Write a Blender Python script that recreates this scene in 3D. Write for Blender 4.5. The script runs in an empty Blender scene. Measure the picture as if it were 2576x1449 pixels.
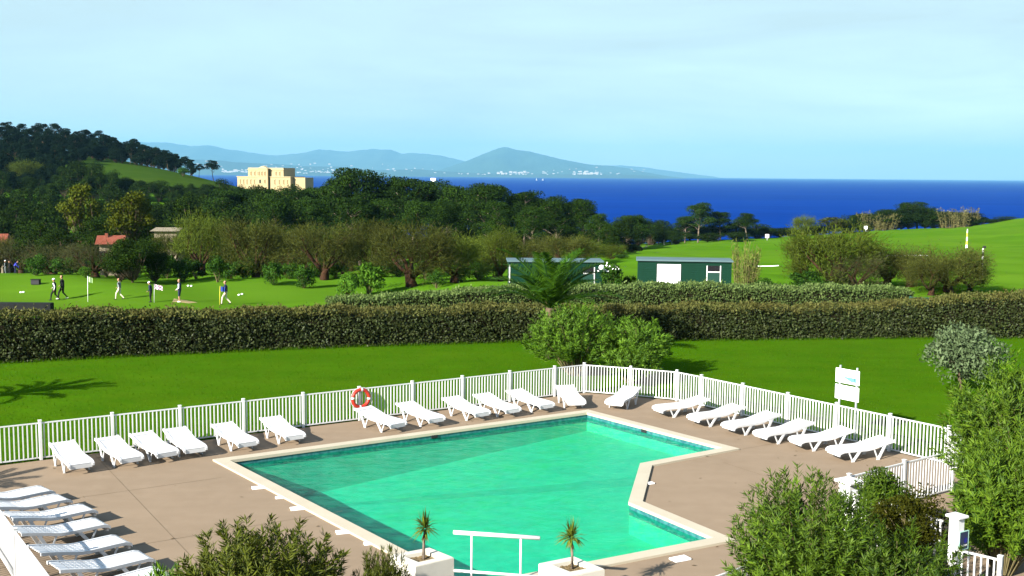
import bpy, bmesh, math, random
import numpy as np
from mathutils import Vector, Matrix
from mathutils.geometry import tessellate_polygon

SC = bpy.context.scene
COL = SC.collection
# ------------------------------------------------------------------ camera
F, H, YH = 1100.0, 8.4, 175.0
S = 1024 / 2576
ROLL = math.radians(0.475)
PITCH = math.atan((288 - YH) * math.cos(ROLL) / F)
cd = bpy.data.cameras.new('camera'); cam = bpy.data.objects.new('camera', cd); COL.objects.link(cam)
cd.sensor_width = 36; cd.lens = 36 * F / 1024; cd.clip_start = 0.3; cd.clip_end = 120000
_r0, _u0, _f0 = Vector((1, 0, 0)), Vector((0, math.sin(PITCH), math.cos(PITCH))), Vector((0, math.cos(PITCH), -math.sin(PITCH)))
_c, _s = math.cos(ROLL), math.sin(ROLL)
_r, _u = _r0 * _c + _u0 * _s, _u0 * _c - _r0 * _s
cam.matrix_world = Matrix(((_r.x, _u.x, -_f0.x, 0), (_r.y, _u.y, -_f0.y, 0), (_r.z, _u.z, -_f0.z, H), (0, 0, 0, 1)))
SC.camera = cam
# ------------------------------------------------------------------ sky, sun, exposure
SUN_AZ, SUN_EL = math.radians(47), math.radians(26)      # direction shadows run, sun height
W = bpy.data.worlds.new('World'); SC.world = W; W.use_nodes = True
nt = W.node_tree; nt.nodes.clear()
def wn(t, **k):
    n = nt.nodes.new(t)
    for a, b in k.items(): setattr(n, a, b)
    return n
sky = wn('ShaderNodeTexSky', sky_type='NISHITA', sun_disc=False, sun_elevation=SUN_EL,
         sun_rotation=math.atan2(-math.cos(SUN_AZ), -math.sin(SUN_AZ)) % (2 * math.pi), altitude=40, air_density=1.0, dust_density=0.6, ozone_density=1.6)
tc = wn('ShaderNodeTexCoord'); mp = wn('ShaderNodeMapping'); mp.inputs['Scale'].default_value = (1.6, 1.6, 9.0)
mp.inputs['Rotation'].default_value = (0, 0.05, 0.3)
ns = wn('ShaderNodeTexNoise'); ns.inputs['Scale'].default_value = 1.5; ns.inputs['Detail'].default_value = 7; ns.inputs['Roughness'].default_value = 0.58
ns.inputs['Distortion'].default_value = 0.5
rp = wn('ShaderNodeValToRGB'); rp.color_ramp.elements[0].position = 0.36; rp.color_ramp.elements[1].position = 0.66
rp.color_ramp.elements[0].color = (.72, .72, .72, 1); rp.color_ramp.elements[1].color = (1, 1, 1, 1)
mx = wn('ShaderNodeMix', data_type='RGBA'); mx.inputs['B'].default_value = (2.5, 3.15, 3.2, 1)
bg = wn('ShaderNodeBackground'); bg.inputs['Strength'].default_value = 0.075
ow = wn('ShaderNodeOutputWorld')
nt.links.new(tc.outputs['Generated'], mp.inputs['Vector']); nt.links.new(mp.outputs['Vector'], ns.inputs['Vector'])
nt.links.new(ns.outputs['Fac'], rp.inputs['Fac'])

sx_ = wn('ShaderNodeSeparateXYZ'); nt.links.new(tc.outputs['Generated'], sx_.inputs[0])
fo = wn('ShaderNodeMapRange', interpolation_type='SMOOTHSTEP'); fo.inputs['From Min'].default_value = .10; fo.inputs['From Max'].default_value = .70; fo.inputs['To Min'].default_value = 1; fo.inputs['To Max'].default_value = .15
nt.links.new(sx_.outputs['Z'], fo.inputs['Value']); ml = wn('ShaderNodeMath', operation='MULTIPLY'); nt.links.new(rp.outputs['Color'], ml.inputs[0]); nt.links.new(fo.outputs['Result'], ml.inputs[1])
nt.links.new(ml.outputs[0], mx.inputs['Factor'])
nt.links.new(sky.outputs['Color'], mx.inputs['A']); nt.links.new(mx.outputs['Result'], bg.inputs['Color'])
nt.links.new(bg.outputs['Background'], ow.inputs['Surface'])
sl = bpy.data.lights.new('sun', 'SUN'); sl.energy = 5.0; sl.angle = math.radians(0.5); sl.color = (1.0, 0.95, 0.86)
sun = bpy.data.objects.new('sun', sl); COL.objects.link(sun)
sdir = Vector((math.cos(SUN_AZ) * math.cos(SUN_EL), math.sin(SUN_AZ) * math.cos(SUN_EL), -math.sin(SUN_EL)))
sun.rotation_euler = sdir.to_track_quat('-Z', 'Y').to_euler(); sun.location = (-40, -20, 60)
vs = SC.view_settings; vs.view_transform = 'Standard'; vs.look = 'None'; vs.exposure = 1.85; vs.gamma = 1; vs.use_curve_mapping = False
SC.cycles.use_denoising = True
SC.cycles.max_bounces = 6; SC.cycles.diffuse_bounces = 2; SC.cycles.glossy_bounces = 2; SC.cycles.transparent_max_bounces = 12
SC.cycles.transmission_bounces = 3; SC.cycles.volume_bounces = 0

# ------------------------------------------------------------------ helpers
rnd = random.Random(7); RNG = np.random.default_rng(11)
def ray(xd, yd):
    u = (xd * S - 512) / F; v = (288 - yd * S) / F
    return _r * u + _u * v + _f0
def G(xd, yd, z=0.0):                       # point at height z seen at photo position
    d = ray(xd, yd); t = (z - H) / d.z
    return Vector((d.x * t, d.y * t, z))
def D(xd, yd, dist):                        # point at distance dist (along Y)
    d = ray(xd, yd); t = dist / d.y
    return Vector((d.x * t, d.y * t, H + d.z * t))
def tag(o, label=None, cat=None, group=None, kind=None):
    if label: o['label'] = label
    if cat: o['category'] = cat
    if group: o['group'] = group
    if kind: o['kind'] = kind
    return o
def empty(name, loc, rz=0.0, **k):
    o = bpy.data.objects.new(name, None); COL.objects.link(o); o.empty_display_size = 0.2
    o.location = loc; o.rotation_euler = (0, 0, rz); return tag(o, **k)
def link(name, me, mat=None, parent=None, loc=None, rot=None, **k):
    o = bpy.data.objects.new(name, me); COL.objects.link(o)
    if mat is not None and not me.materials:
        for m in (mat if isinstance(mat, (list, tuple)) else [mat]): me.materials.append(m)
    if parent is not None: o.parent = parent
    if loc is not None: o.location = loc
    if rot is not None: o.rotation_euler = rot
    return tag(o, **k)
def copy_tree(o, parent=None):
    c = o.copy(); COL.objects.link(c); c.parent = parent
    for ch in o.children: copy_tree(ch, c)
    return c
def mesh_np(name, V, Fc, mi=None, smooth=False):
    V = np.asarray(V, dtype=np.float32).reshape(-1, 3); Fc = np.asarray(Fc, dtype=np.int32)
    me = bpy.data.meshes.new(name); n, k = Fc.shape
    me.vertices.add(len(V)); me.vertices.foreach_set('co', V.ravel())
    me.loops.add(n * k); me.loops.foreach_set('vertex_index', Fc.ravel())
    me.polygons.add(n); me.polygons.foreach_set('loop_start', np.arange(0, n * k, k, dtype=np.int32))
    if mi is not None: me.polygons.foreach_set('material_index', np.asarray(mi, dtype=np.int32))
    me.polygons.foreach_set('use_smooth', np.full(n, smooth))
    me.update(calc_edges=True); return me
def mesh_bm(name, bm, smooth=False):
    me = bpy.data.meshes.new(name)
    bmesh.ops.recalc_face_normals(bm, faces=bm.faces)
    if smooth:
        for f in bm.faces: f.smooth = True
    bm.to_mesh(me); bm.free(); return me
def add_box(bm, c, s, rot=None, bevel=0.0):
    r = bmesh.ops.create_cube(bm, size=1.0); vs_ = r['verts']
    bmesh.ops.scale(bm, vec=s, verts=vs_)
    if bevel:
        es = list({e for v in vs_ for e in v.link_edges})
        rb = bmesh.ops.bevel(bm, geom=es, offset=bevel, segments=1, affect='EDGES'); vs_ = list({v for f in rb['faces'] for v in f.verts} | {v for v in vs_ if v.is_valid})
    if rot is not None: bmesh.ops.rotate(bm, cent=(0, 0, 0), matrix=rot, verts=vs_)
    bmesh.ops.translate(bm, vec=c, verts=vs_); return vs_
def add_bar(bm, a, b, w, t):                # box beam from a to b
    a, b = Vector(a), Vector(b); d = b - a
    q = d.to_track_quat('X', 'Z').to_matrix()
    return add_box(bm, (a + b) / 2, (d.length, w, t), rot=q)
def add_tube(bm, pts, radii, seg=8, cap=True):
    rings = []
    for i, p in enumerate(pts):
        p = Vector(p); a = Vector(pts[max(i - 1, 0)]); b = Vector(pts[min(i + 1, len(pts) - 1)])
        q = (b - a).to_track_quat('Z', 'Y').to_matrix()
        rings.append([bm.verts.new(p + q @ Vector((math.cos(k * 2 * math.pi / seg) * radii[i], math.sin(k * 2 * math.pi / seg) * radii[i], 0))) for k in range(seg)])
    for i in range(len(rings) - 1):
        for k in range(seg): bm.faces.new((rings[i][k], rings[i][(k + 1) % seg], rings[i + 1][(k + 1) % seg], rings[i + 1][k]))
    if cap: bm.faces.new(rings[-1]); bm.faces.new(rings[0][::-1])
def box_mesh(name, s, bevel=0.0, c=(0, 0, 0)):
    bm = bmesh.new(); add_box(bm, c, s, bevel=bevel); return mesh_bm(name, bm)
def prism(bm, poly, z0, z1):
    lo = [bm.verts.new((p[0], p[1], z0)) for p in poly]; hi = [bm.verts.new((p[0], p[1], z1)) for p in poly]
    n = len(poly)
    for i in range(n): bm.faces.new((lo[i], lo[(i + 1) % n], hi[(i + 1) % n], hi[i]))
    bm.faces.new(hi); bm.faces.new(lo[::-1])

# ------------------------------------------------------------------ materials
def mat(name, col, rough=0.6, spec=0.3, noise=None, bump=None, island=None, transl=0.0, metal=0.0, coord='Object'):
    """noise=(scale, colour2, amount[,detail]) ; island=colour2 mixed by random per leaf ; bump=(scale, strength)"""
    m = bpy.data.materials.new(name); m.use_nodes = True; t = m.node_tree; t.nodes.clear(); L = t.links.new
    out = t.nodes.new('ShaderNodeOutputMaterial'); p = t.nodes.new('ShaderNodeBsdfPrincipled')
    p.inputs['Roughness'].default_value = rough; p.inputs['Specular IOR Level'].default_value = spec; p.inputs['Metallic'].default_value = metal
    rgb = t.nodes.new('ShaderNodeRGB'); rgb.outputs[0].default_value = (*col, 1); cur = rgb.outputs[0]
    tcn = t.nodes.new('ShaderNodeTexCoord')
    if island:
        p.inputs['Specular IOR Level'].default_value = spec * .2
        g = t.nodes.new('ShaderNodeNewGeometry'); x = t.nodes.new('ShaderNodeMix'); x.data_type = 'RGBA'
        L(g.outputs['Random Per Island'], x.inputs['Factor']); L(cur, x.inputs['A']); x.inputs['B'].default_value = (*island, 1); cur = x.outputs['Result']
    if noise:
        for nz in (noise if isinstance(noise, list) else [noise]):
            n = t.nodes.new('ShaderNodeTexNoise'); n.inputs['Scale'].default_value = nz[0]; n.inputs['Detail'].default_value = nz[3] if len(nz) > 3 else 4
            if len(nz) > 4:
                mpz = t.nodes.new('ShaderNodeMapping'); mpz.inputs['Scale'].default_value = nz[4]; L(tcn.outputs[coord], mpz.inputs[0]); L(mpz.outputs[0], n.inputs['Vector'])
            else: L(tcn.outputs[coord], n.inputs['Vector'])
            r = t.nodes.new('ShaderNodeMapRange'); r.inputs['From Min'].default_value = 0.35; r.inputs['From Max'].default_value = 0.65; r.inputs['To Max'].default_value = nz[2]
            L(n.outputs['Fac'], r.inputs['Value']); x = t.nodes.new('ShaderNodeMix'); x.data_type = 'RGBA'
            L(r.outputs['Result'], x.inputs['Factor']); L(cur, x.inputs['A']); x.inputs['B'].default_value = (*nz[1], 1); cur = x.outputs['Result']
    if island:
        oi = t.nodes.new('ShaderNodeObjectInfo'); hs = t.nodes.new('ShaderNodeHueSaturation'); vr = t.nodes.new('ShaderNodeMapRange'); vr.inputs['To Min'].default_value = .72; vr.inputs['To Max'].default_value = 1.22
        L(oi.outputs['Random'], vr.inputs['Value']); L(vr.outputs['Result'], hs.inputs['Value']); L(cur, hs.inputs['Color']); cur = hs.outputs['Color']
    if bump:
        n = t.nodes.new('ShaderNodeTexNoise'); n.inputs['Scale'].default_value = bump[0]; n.inputs['Detail'].default_value = 3; L(tcn.outputs[coord], n.inputs['Vector'])
        b = t.nodes.new('ShaderNodeBump'); b.inputs['Strength'].default_value = bump[1]; b.inputs['Distance'].default_value = bump[2] if len(bump) > 2 else 0.05
        L(n.outputs['Fac'], b.inputs['Height']); L(b.outputs['Normal'], p.inputs['Normal'])
    L(cur, p.inputs['Base Color'])
    if transl:
        tr = t.nodes.new('ShaderNodeBsdfTranslucent'); L(cur, tr.inputs['Color']); s = t.nodes.new('ShaderNodeMixShader'); s.inputs[0].default_value = transl
        L(p.outputs[0], s.inputs[1]); L(tr.outputs[0], s.inputs[2]); L(s.outputs[0], out.inputs['Surface'])
    else: L(p.outputs[0], out.inputs['Surface'])
    return m
M = {}
M['white'] = mat('white_paint', (.55, .55, .54), .45, .3, noise=(3.0, (.48, .48, .46), .4))
M['plastic'] = mat('white_plastic', (.50, .50, .505), .4, .35, noise=(2.0, (.45, .455, .46), .35))
M['render'] = mat('planter_render', (.52, .49, .42), .8, .2, noise=[(4, (.44, .41, .34), .5), (30, (.47, .45, .40), .4)], bump=(60, .15, .01))
M['coping'] = mat('coping_stone', (.40, .355, .27), .7, .25, noise=[(1.2, (.34, .295, .215), .6), (25, (.36, .315, .235), .4)], bump=(80, .1, .01))
M['deck'] = mat('deck_concrete', (.226, .169, .116), .85, .05, noise=[(.35, (.188, .139, .094), .9, 6), (2.3, (.244, .185, .129), .5, 5), (1.1, (.192, .143, .097), .5, 5, (.25, 1.6, 1)), (55, (.178, .132, .089), .35, 2)], bump=(70, .12, .01))
M['soil'] = mat('soil', (.11, .075, .035), .95, .1, noise=(18, (.20, .15, .08), .8), bump=(30, .8, .04))
M['tile'] = mat('pool_plaster', (.058, .31, .245), .5, .2, noise=[(.22, (.058, .33, .15), .9), (1.6, (.046, .26, .21), .7, 6), (4, (.066, .36, .28), .5, 5)])  # finer noise paints caustic-like light mottling into the plaster colour
M['band'] = mat('waterline_tile', (.035, .15, .15), .3, .5, noise=(9, (.015, .07, .09), .9, 1))
M['bark'] = mat('bark', (.07, .046, .028), .9, .1, noise=(6, (.11, .085, .06), .8), bump=(15, .6, .05))
M['barkpale'] = mat('pale_bark', (.16, .13, .10), .9, .1, noise=(5, (.09, .065, .045), .8), bump=(15, .5, .05))
M['barkred'] = mat('tamarisk_bark', (.045, .022, .012), .9, .05, noise=(6, (.026, .016, .010), .8), bump=(12, .7, .06))
M['stem'] = mat('shrub_stem', (.14, .12, .055), .8, .15, noise=(9, (.09, .07, .035), .7))
M['pine'] = mat('pine_needles', (.004, .014, .002), .7, .1, island=(.030, .062, .007), noise=(.35, (.006, .015, .003), .7), transl=.08)
M['pine2'] = mat('pine_needles_blue', (.002, .007, .003), .7, .1, island=(.009, .019, .007), noise=(.3, (.003, .008, .004), .7), transl=.06)
M['oak'] = mat('oak_leaves', (.004, .012, .001), .65, .15, island=(.021, .042, .0032), noise=(.5, (.005, .011, .0015), .6), transl=.08)
M['olive'] = mat('yellow_oak_leaves', (.028, .042, .003), .6, .15, island=(.085, .095, .006), noise=(.5, (.028, .040, .005), .6), transl=.2)
M['tam'] = mat('tamarisk_twigs', (.030, .038, .008), .85, .05, island=(.085, .100, .019), noise=(.5, (.038, .036, .011), .5), transl=.3)
M['tam2'] = mat('tamarisk_green', (.032, .048, .006), .85, .05, island=(.095, .135, .017), noise=(.5, (.048, .056, .010), .5), transl=.3)
M['tam3'] = mat('tamarisk_brown', (.030, .030, .012), .85, .05, island=(.064, .066, .026), noise=(.6, (.030, .038, .011), .6), transl=.25)
M['bush'] = mat('bush_leaves', (.010, .034, .004), .6, .2, island=(.036, .085, .008), transl=.2)
M['bushbright'] = mat('bright_leaves', (.022, .07, .005), .6, .2, island=(.08, .17, .014), transl=.25)
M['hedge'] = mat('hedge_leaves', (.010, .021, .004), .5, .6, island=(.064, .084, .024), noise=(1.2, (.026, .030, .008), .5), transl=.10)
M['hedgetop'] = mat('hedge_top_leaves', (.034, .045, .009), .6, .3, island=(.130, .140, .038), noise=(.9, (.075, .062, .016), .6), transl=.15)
M['hedge2'] = mat('pale_hedge_leaves', (.025, .048, .010), .55, .25, island=(.12, .165, .050), noise=(1.5, (.035, .055, .014), .5), transl=.15)
M['hedgecore'] = mat('hedge_dark_core', (.007, .006, .003), .95, .05, noise=(6, (.012, .012, .005), .8))  # near-black tone for the added light-blocking hedge core
M['oleander'] = mat('oleander_leaves', (.012, .040, .003), .5, .5, island=(.095, .160, .010), noise=(1.1, (.034, .056, .004), .5), transl=.2)
M['oleander2'] = mat('oleander_olive', (.022, .038, .003), .5, .5, island=(.105, .128, .010), noise=(1.3, (.050, .054, .005), .5), transl=.2)
M['ctr'] = mat('fresh_oleander', (.022, .065, .004), .5, .5, island=(.125, .235, .016), noise=(.8, (.036, .075, .005), .5), transl=.25)
M['dusk'] = mat('dark_olive_shrub', (.012, .015, .002), .7, .1, island=(.042, .045, .004), transl=.15)
M['silver'] = mat('silver_leaves', (.038, .060, .024), .6, .2, island=(.125, .170, .082), noise=(1.5, (.05, .075, .03), .5), transl=.15)
M['palm'] = mat('palm_leaflets', (.012, .042, .003), .45, .3, island=(.050, .115, .007), transl=.25)
M['palmdry'] = mat('cordyline_leaves', (.04, .072, .005), .5, .25, island=(.15, .18, .022), transl=.25)
M['cane'] = mat('dry_cane', (.085, .072, .030), .8, .1, island=(.16, .135, .062), transl=.2)
M['canegreen'] = mat('green_cane', (.055, .085, .013), .65, .15, island=(.18, .20, .045), transl=.2)
M['red'] = mat('lifebuoy_red', (.36, .022, .010), .45, .35, noise=(6, (.30, .022, .012), .4))
M['steel'] = mat('grey_steel', (.42, .45, .45), .45, .4, metal=.3, noise=(7, (.3, .33, .34), .5))
M['cabin'] = mat('cabin_green', (.0035, .026, .015), .6, .08, noise=(2.5, (.003, .021, .012), .6))
M['door'] = mat('cabin_door', (.012, .040, .030), .55, .1, noise=(3, (.010, .034, .025), .5))
M['roofgrey'] = mat('cabin_roof', (.06, .10, .11), .6, .25, noise=(1.5, (.08, .125, .135), .7))
M['glass'] = mat('dark_glass', (.012, .012, .014), .12, .5)
M['blind'] = mat('white_board', (.86, .86, .86), .5, .3, noise=(1, (.8, .8, .8), .3))
M['roof'] = mat('clay_roof', (.17, .045, .026), .8, .1, noise=[(1.2, (.21, .075, .048), .8), (5, (.12, .032, .018), .6)], bump=(8, .6, .08))
M['wall'] = mat('house_wall', (.22, .185, .13), .85, .1, noise=(.8, (.16, .135, .095), .7))
M['villa'] = mat('villa_stone', (.33, .265, .145), .85, .1, noise=[(.12, (.28, .22, .12), .6), (.9, (.30, .24, .13), .5)])
M['villatrim'] = mat('villa_cornice', (.40, .33, .19), .8, .1, noise=(.4, (.34, .275, .155), .5))
M['villawin'] = mat('villa_window_panel', (.16, .115, .055), .7, .1, noise=(.5, (.20, .15, .075), .5))
M['dark'] = mat('black_rubber', (.012, .012, .014), .6, .3)
M['blue'] = mat('blue_enamel', (.006, .016, .05), .35, .5)
M['yellow'] = mat('yellow_paint', (.75, .62, .06), .5, .35)
M['sand'] = mat('bunker_sand', (.28, .22, .10), .95, .1, noise=(2, (.22, .17, .08), .6))
M['path'] = mat('path_asphalt', (.09, .09, .085), .9, .1, noise=(1.5, (.07, .07, .065), .6))
M['slate'] = mat('low_wall', (.008, .009, .010), .8, .1, noise=(2, (.014, .015, .014), .6))
M['cyanink'] = mat('pool_blue_print', (.09, .26, .30), .5, .1)
M['ink'] = mat('black_print', (.02, .02, .02), .6, .3)
M['skin'] = mat('skin', (.34, .18, .11), .55, .35, noise=(12, (.30, .145, .09), .4))
# ------------------------------------------------------------------ terrain
_xd = [-900, -300, 0, 200, 400, 560, 700, 1035, 1280, 1560, 1750, 2000, 2200, 2400, 2576, 2900, 3500]
_dd = [0, 56, 60, 75, 85, 100, 125, 150, 200, 300, 335, 400, 500, 600, 800, 1000]
_tab = [
 [-.06, -.06, -.2, -1, -1.8, -2.5, -4, -6, -8, -2, 2, 10, 20, 26, 15, -10],
 [-.06, -.06, -.2, -1.1, -1.8, -2, -4, -6, -8, -4, 0, 8, 19, 26, 12, -15],
 [-.06, -.06, -.2, -1.2, -1.7, -1.5, -3.8, -5.8, -8, -6, -2, 5, 16, 23, 8, -20],
 [-.06, -.06, -.2, -1.2, -1.7, -1.25, -3, -5.5, -8, -6, -2, 5, 14.5, 20, 5, -25],
 [-.06, -.06, -.2, -1.2, -1.7, -1.3, -2.5, -5, -8, -6, -2, 4.7, 11, 11, 0, -34],
 [-.06, -.06, -.2, -1.1, -1.6, -1.3, -2.5, -5, -8, -6, -3, 2, 4, -2, -15, -36],
 [-.06, -.06, -.1, -1, -1.5, -1.3, -2.5, -5, -8, -8, -6, -3, -2, -2, -30, -36],
 [-.06, -.06, 0, -.6, -1, -1.5, -2.5, -4.5, -8, -10, -11, -14, -20, -30, -36, -36],
 [-.06, -.06, 0, -.2, -.4, -1, -2.2, -4, -7.5, -10.5, -12, -20, -34, -36, -36, -36],
 [-.06, -.06, 0, 0, -.1, -.4, -1.3, -2.6, -5.6, -11.1, -12.5, -25, -36, -36, -36, -36],
 [-.06, -.06, 0, 0, -.1, -.5, -1.4, -2.6, -5.5, -9.7, -10.5, -25, -36, -36, -36, -36],
 [-.06, -.06, 0, 0, -.1, -.6, -1.4, -2.4, -4.5, -8.6, -9.4, -25, -36, -36, -36, -36],
 [-.06, -.06, 0, 0, -.1, -.6, -1.5, -2.5, -4.0, -6.3, -7, -22, -36, -36, -36, -36],
 [-.06, -.06, 0, 0, -.2, -.8, -1.6, -2.3, -4.0, -6.0, -6.4, -20, -36, -36, -36, -36],
 [-.06, -.06, 0, 0, -.2, -.8, -1.5, -2.2, -3.6, -3.0, -2.6, -16, -36, -36, -36, -36],
 [-.06, -.06, 0, 0, -.2, -.8, -1.5, -2.2, -3.0, -1.0, -.5, -12, -36, -36, -36, -36],
 [-.06, -.06, 0, 0, -.2, -.8, -1.5, -2.2, -2.5, 0, 0, -12, -36, -36, -36, -36]]
_tab = np.array(_tab, float); _uu = (np.array(_xd) * S - 512) / F
_GU = np.linspace(-0.9, 0.9, 181); _GD = np.concatenate([np.arange(0, 110, 1.5), 110 * (1000 / 110) ** np.linspace(0, 1, 110)])
_t1 = np.array([np.interp(_GD, _dd, r) for r in _tab])
_GZ = np.array([np.interp(_GU, _uu, _t1[:, j]) for j in range(len(_GD))])      # [d,u]
for _k in range(3):
    _q = np.pad(_GZ, ((1, 1), (2, 2)), mode='edge')
    _sm = (_q[:-2, 2:-2] + 2 * _q[1:-1, 2:-2] + _q[2:, 2:-2]) / 4
    _q2 = np.pad(_sm, ((0, 0), (2, 2)), mode='edge'); _sm = (_q2[:, :-4] + _q2[:, 1:-3] + _q2[:, 2:-2] + _q2[:, 3:-1] + _q2[:, 4:]) / 5
    _GZ = np.where((_GD < 58)[:, None], _GZ, _sm)
def _bumpy(x, y):
    a = np.clip((y - 75) / 15, 0, 1) * np.clip((420 - y) / 100, 0, 1)
    return a * (0.34 * np.sin(x * .19 + 1.3) * np.sin(y * .23) + 0.13 * np.sin(x * .43 + y * .31) + .06 * np.sin(x * .9 - y * .7))
def terr(x, y):
    u = np.clip(x / max(y, 1e-3), -.89, .89); j = min(max(np.searchsorted(_GD, y) - 1, 0), len(_GD) - 2); fj = min((y - _GD[j]) / (_GD[j + 1] - _GD[j]), 1.0)
    i = int((u + .9) / .01); i = min(max(i, 0), 179); fi = (u - _GU[i]) / .01
    z = (_GZ[j, i] * (1 - fi) + _GZ[j, i + 1] * fi) * (1 - fj) + (_GZ[j + 1, i] * (1 - fi) + _GZ[j + 1, i + 1] * fi) * fj
    return float(z + _bumpy(x, y))
def GT(xd, dist):                            # on the terrain, photo column xd, distance dist
    x = (xd * S - 512) / F * dist; return Vector((x, dist, terr(x, dist)))
# pool and deck outlines
POOL = [Vector(p) for p in ((-8.72, 31.51), (2.77, 38.80), (7.07, 33.31), (4.11, 31.25), (3.42, 27.68), (5.22, 24.72), (-.88, 21.34))]
DECK = [Vector(p) for p in ((-24, 24.7), (2.83, 42.2), (6.28, 40.8), (13.05, 31.7), (12.6, 28.6), (14.5, 27.0), (14.5, 8), (-24, 8))]
def inside(p, poly):
    r = False; n = len(poly)
    for i in range(n):
        a, b = poly[i], poly[(i + 1) % n]
        if (a[1] > p[1]) != (b[1] > p[1]) and p[0] < (b[0] - a[0]) * (p[1] - a[1]) / (b[1] - a[1]) + a[0]: r = not r
    return r
def offset_poly(poly, d):                    # poly listed clockwise here: positive d moves inwards
    n = len(poly); out = []
    for i in range(n):
        p, q, r = poly[i - 1], poly[i], poly[(i + 1) % n]
        e1, e2 = (q - p).normalized(), (r - q).normalized()
        n1, n2 = Vector((e1.y, -e1.x)), Vector((e2.y, -e2.x)); k = (n1 + n2); k = k / max(k.dot(n1), .2)
        out.append(q + k * d)
    return out
SHR = offset_poly(DECK, .7)
gd = np.concatenate([np.arange(6, 60, .6), np.arange(60, 115, 1.2), 115 * (1000 / 115) ** np.linspace(0, 1, 130)])
gu = np.linspace(-.9, .9, 241)
UU, DD_ = np.meshgrid(gu, gd); X = UU * DD_; Y = DD_
zi = np.empty_like(X)
for a in range(X.shape[0]):
    for b in range(X.shape[1]):
        x_, y_ = float(X[a, b]), float(Y[a, b])
        zi[a, b] = terr(x_, y_) if not (y_ < 43 and inside((x_, y_), SHR)) else -1.8
na, nb = X.shape; idx = np.arange(na * nb).reshape(na, nb)
FQ = np.stack([idx[:-1, :-1], idx[:-1, 1:], idx[1:, 1:], idx[1:, :-1]], -1).reshape(-1, 4)
M['grass'] = mat('grass', (.031, .095, .0018), .9, .0, noise=[(.9, (.015, .054, .001), .8, 5, (.22, 1.3, 1)), (.22, (.060, .118, .004), .6, 4, (.5, 1.4, 1)), (.05, (.043, .120, .0025), .9, 5), (.45, (.019, .070, .001), .6, 5), (5.0, (.038, .096, .003), .6, 3), (1.3, (.048, .085, .003), .35, 6)], bump=(9, .5, .06))
M['fairway'] = mat('fairway_grass', (.056, .140, .006), .9, .0, noise=[(.05, (.072, .165, .008), .9, 5), (.12, (.036, .105, .004), .7, 5, (.4, 1.3, 1)), (.5, (.044, .118, .005), .6, 5, (.25, 1.3, 1)), (.03, (.085, .150, .012), .5, 6)], bump=(3, .3, .06))
M['meadow'] = mat('hill_meadow', (.030, .062, .006), .9, .0, noise=[(.03, (.042, .070, .009), .8, 5), (.2, (.022, .050, .005), .6, 5)])
yc = Y[:-1, :-1].ravel(); gm = np.where(yc < 61.5, 0, np.where((yc > 370) & (X[:-1, :-1].ravel() < 0), 2, 1))
ground = link('ground', mesh_np('ground', np.stack([X, Y, zi], -1), FQ, gm, smooth=True), [M['grass'], M['fairway'], M['meadow']], label='green grass lawn and golf course rolling to the cliff', kind='structure')
# grass blades on the lawn
def inside_np(px, py, poly):
    r = np.zeros(len(px), bool); n = len(poly)
    for i in range(n):
        a, b = poly[i], poly[(i + 1) % n]
        if a[1] == b[1]: continue
        c = ((a[1] > py) != (b[1] > py)) & (px < (b[0] - a[0]) * (py - a[1]) / (b[1] - a[1]) + a[0]); r ^= c
    return r
NB = 50000; gx = RNG.uniform(-30, 31, NB); gy = 28 + (60 - 28) * RNG.random(NB) ** .8
ok = ~inside_np(gx, gy, offset_poly(DECK, -.05)) & (np.abs(gx) < .55 * gy); gx, gy = gx[ok], gy[ok]; NB = len(gx)
hx = np.array([-30, -22.6, -16.4, -9.4, -.14, 8.9, 21.4, 31]); hy = np.array([44.8, 48, 50.5, 53, 55.4, 56.4, 57.8, 58.2]); tx = RNG.uniform(-29, 30, 7000); ty = np.interp(tx, hx, hy) - np.abs(RNG.normal(.05, .18, 7000))
fx = RNG.uniform(-18, 13, 9000); fy = np.where(fx < 2.83, 42.2 + (fx - 2.83) * 17.5 / 26.83, np.where(fx < 6.28, 42.2 - (fx - 2.83) * 1.4 / 3.45, 40.8 - (fx - 6.28) * 9.1 / 6.77)) + np.abs(RNG.normal(.08, .22, 9000))
gx = np.concatenate([gx, tx, fx]); gy = np.concatenate([gy, ty, fy]); NB0 = NB; NB = len(gx)
an = RNG.uniform(0, 6.283, NB); hh = RNG.uniform(.03, .075, NB); hh[NB0:] = RNG.uniform(.06, .19, NB - NB0); w = .016
V = np.empty((NB, 3, 3)); ca, sa = np.cos(an) * w, np.sin(an) * w
V[:, 0] = np.stack([gx - ca, gy - sa, np.full(NB, -.07)], -1); V[:, 1] = np.stack([gx + ca, gy + sa, np.full(NB, -.07)], -1)
V[:, 2] = np.stack([gx + RNG.normal(0, .03, NB), gy + RNG.normal(0, .03, NB), -.06 + hh], -1)
M['blade'] = mat('grass_blades', (.032, .095, .002), .8, .0, island=(.075, .150, .006), noise=(.4, (.04, .10, .003), .5), transl=.55)
link('grass', mesh_np('grass', V, np.arange(NB * 3).reshape(-1, 3)), M['blade'], label='short lawn grass between the pool fence and hedge', cat='grass', kind='stuff')
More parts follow.
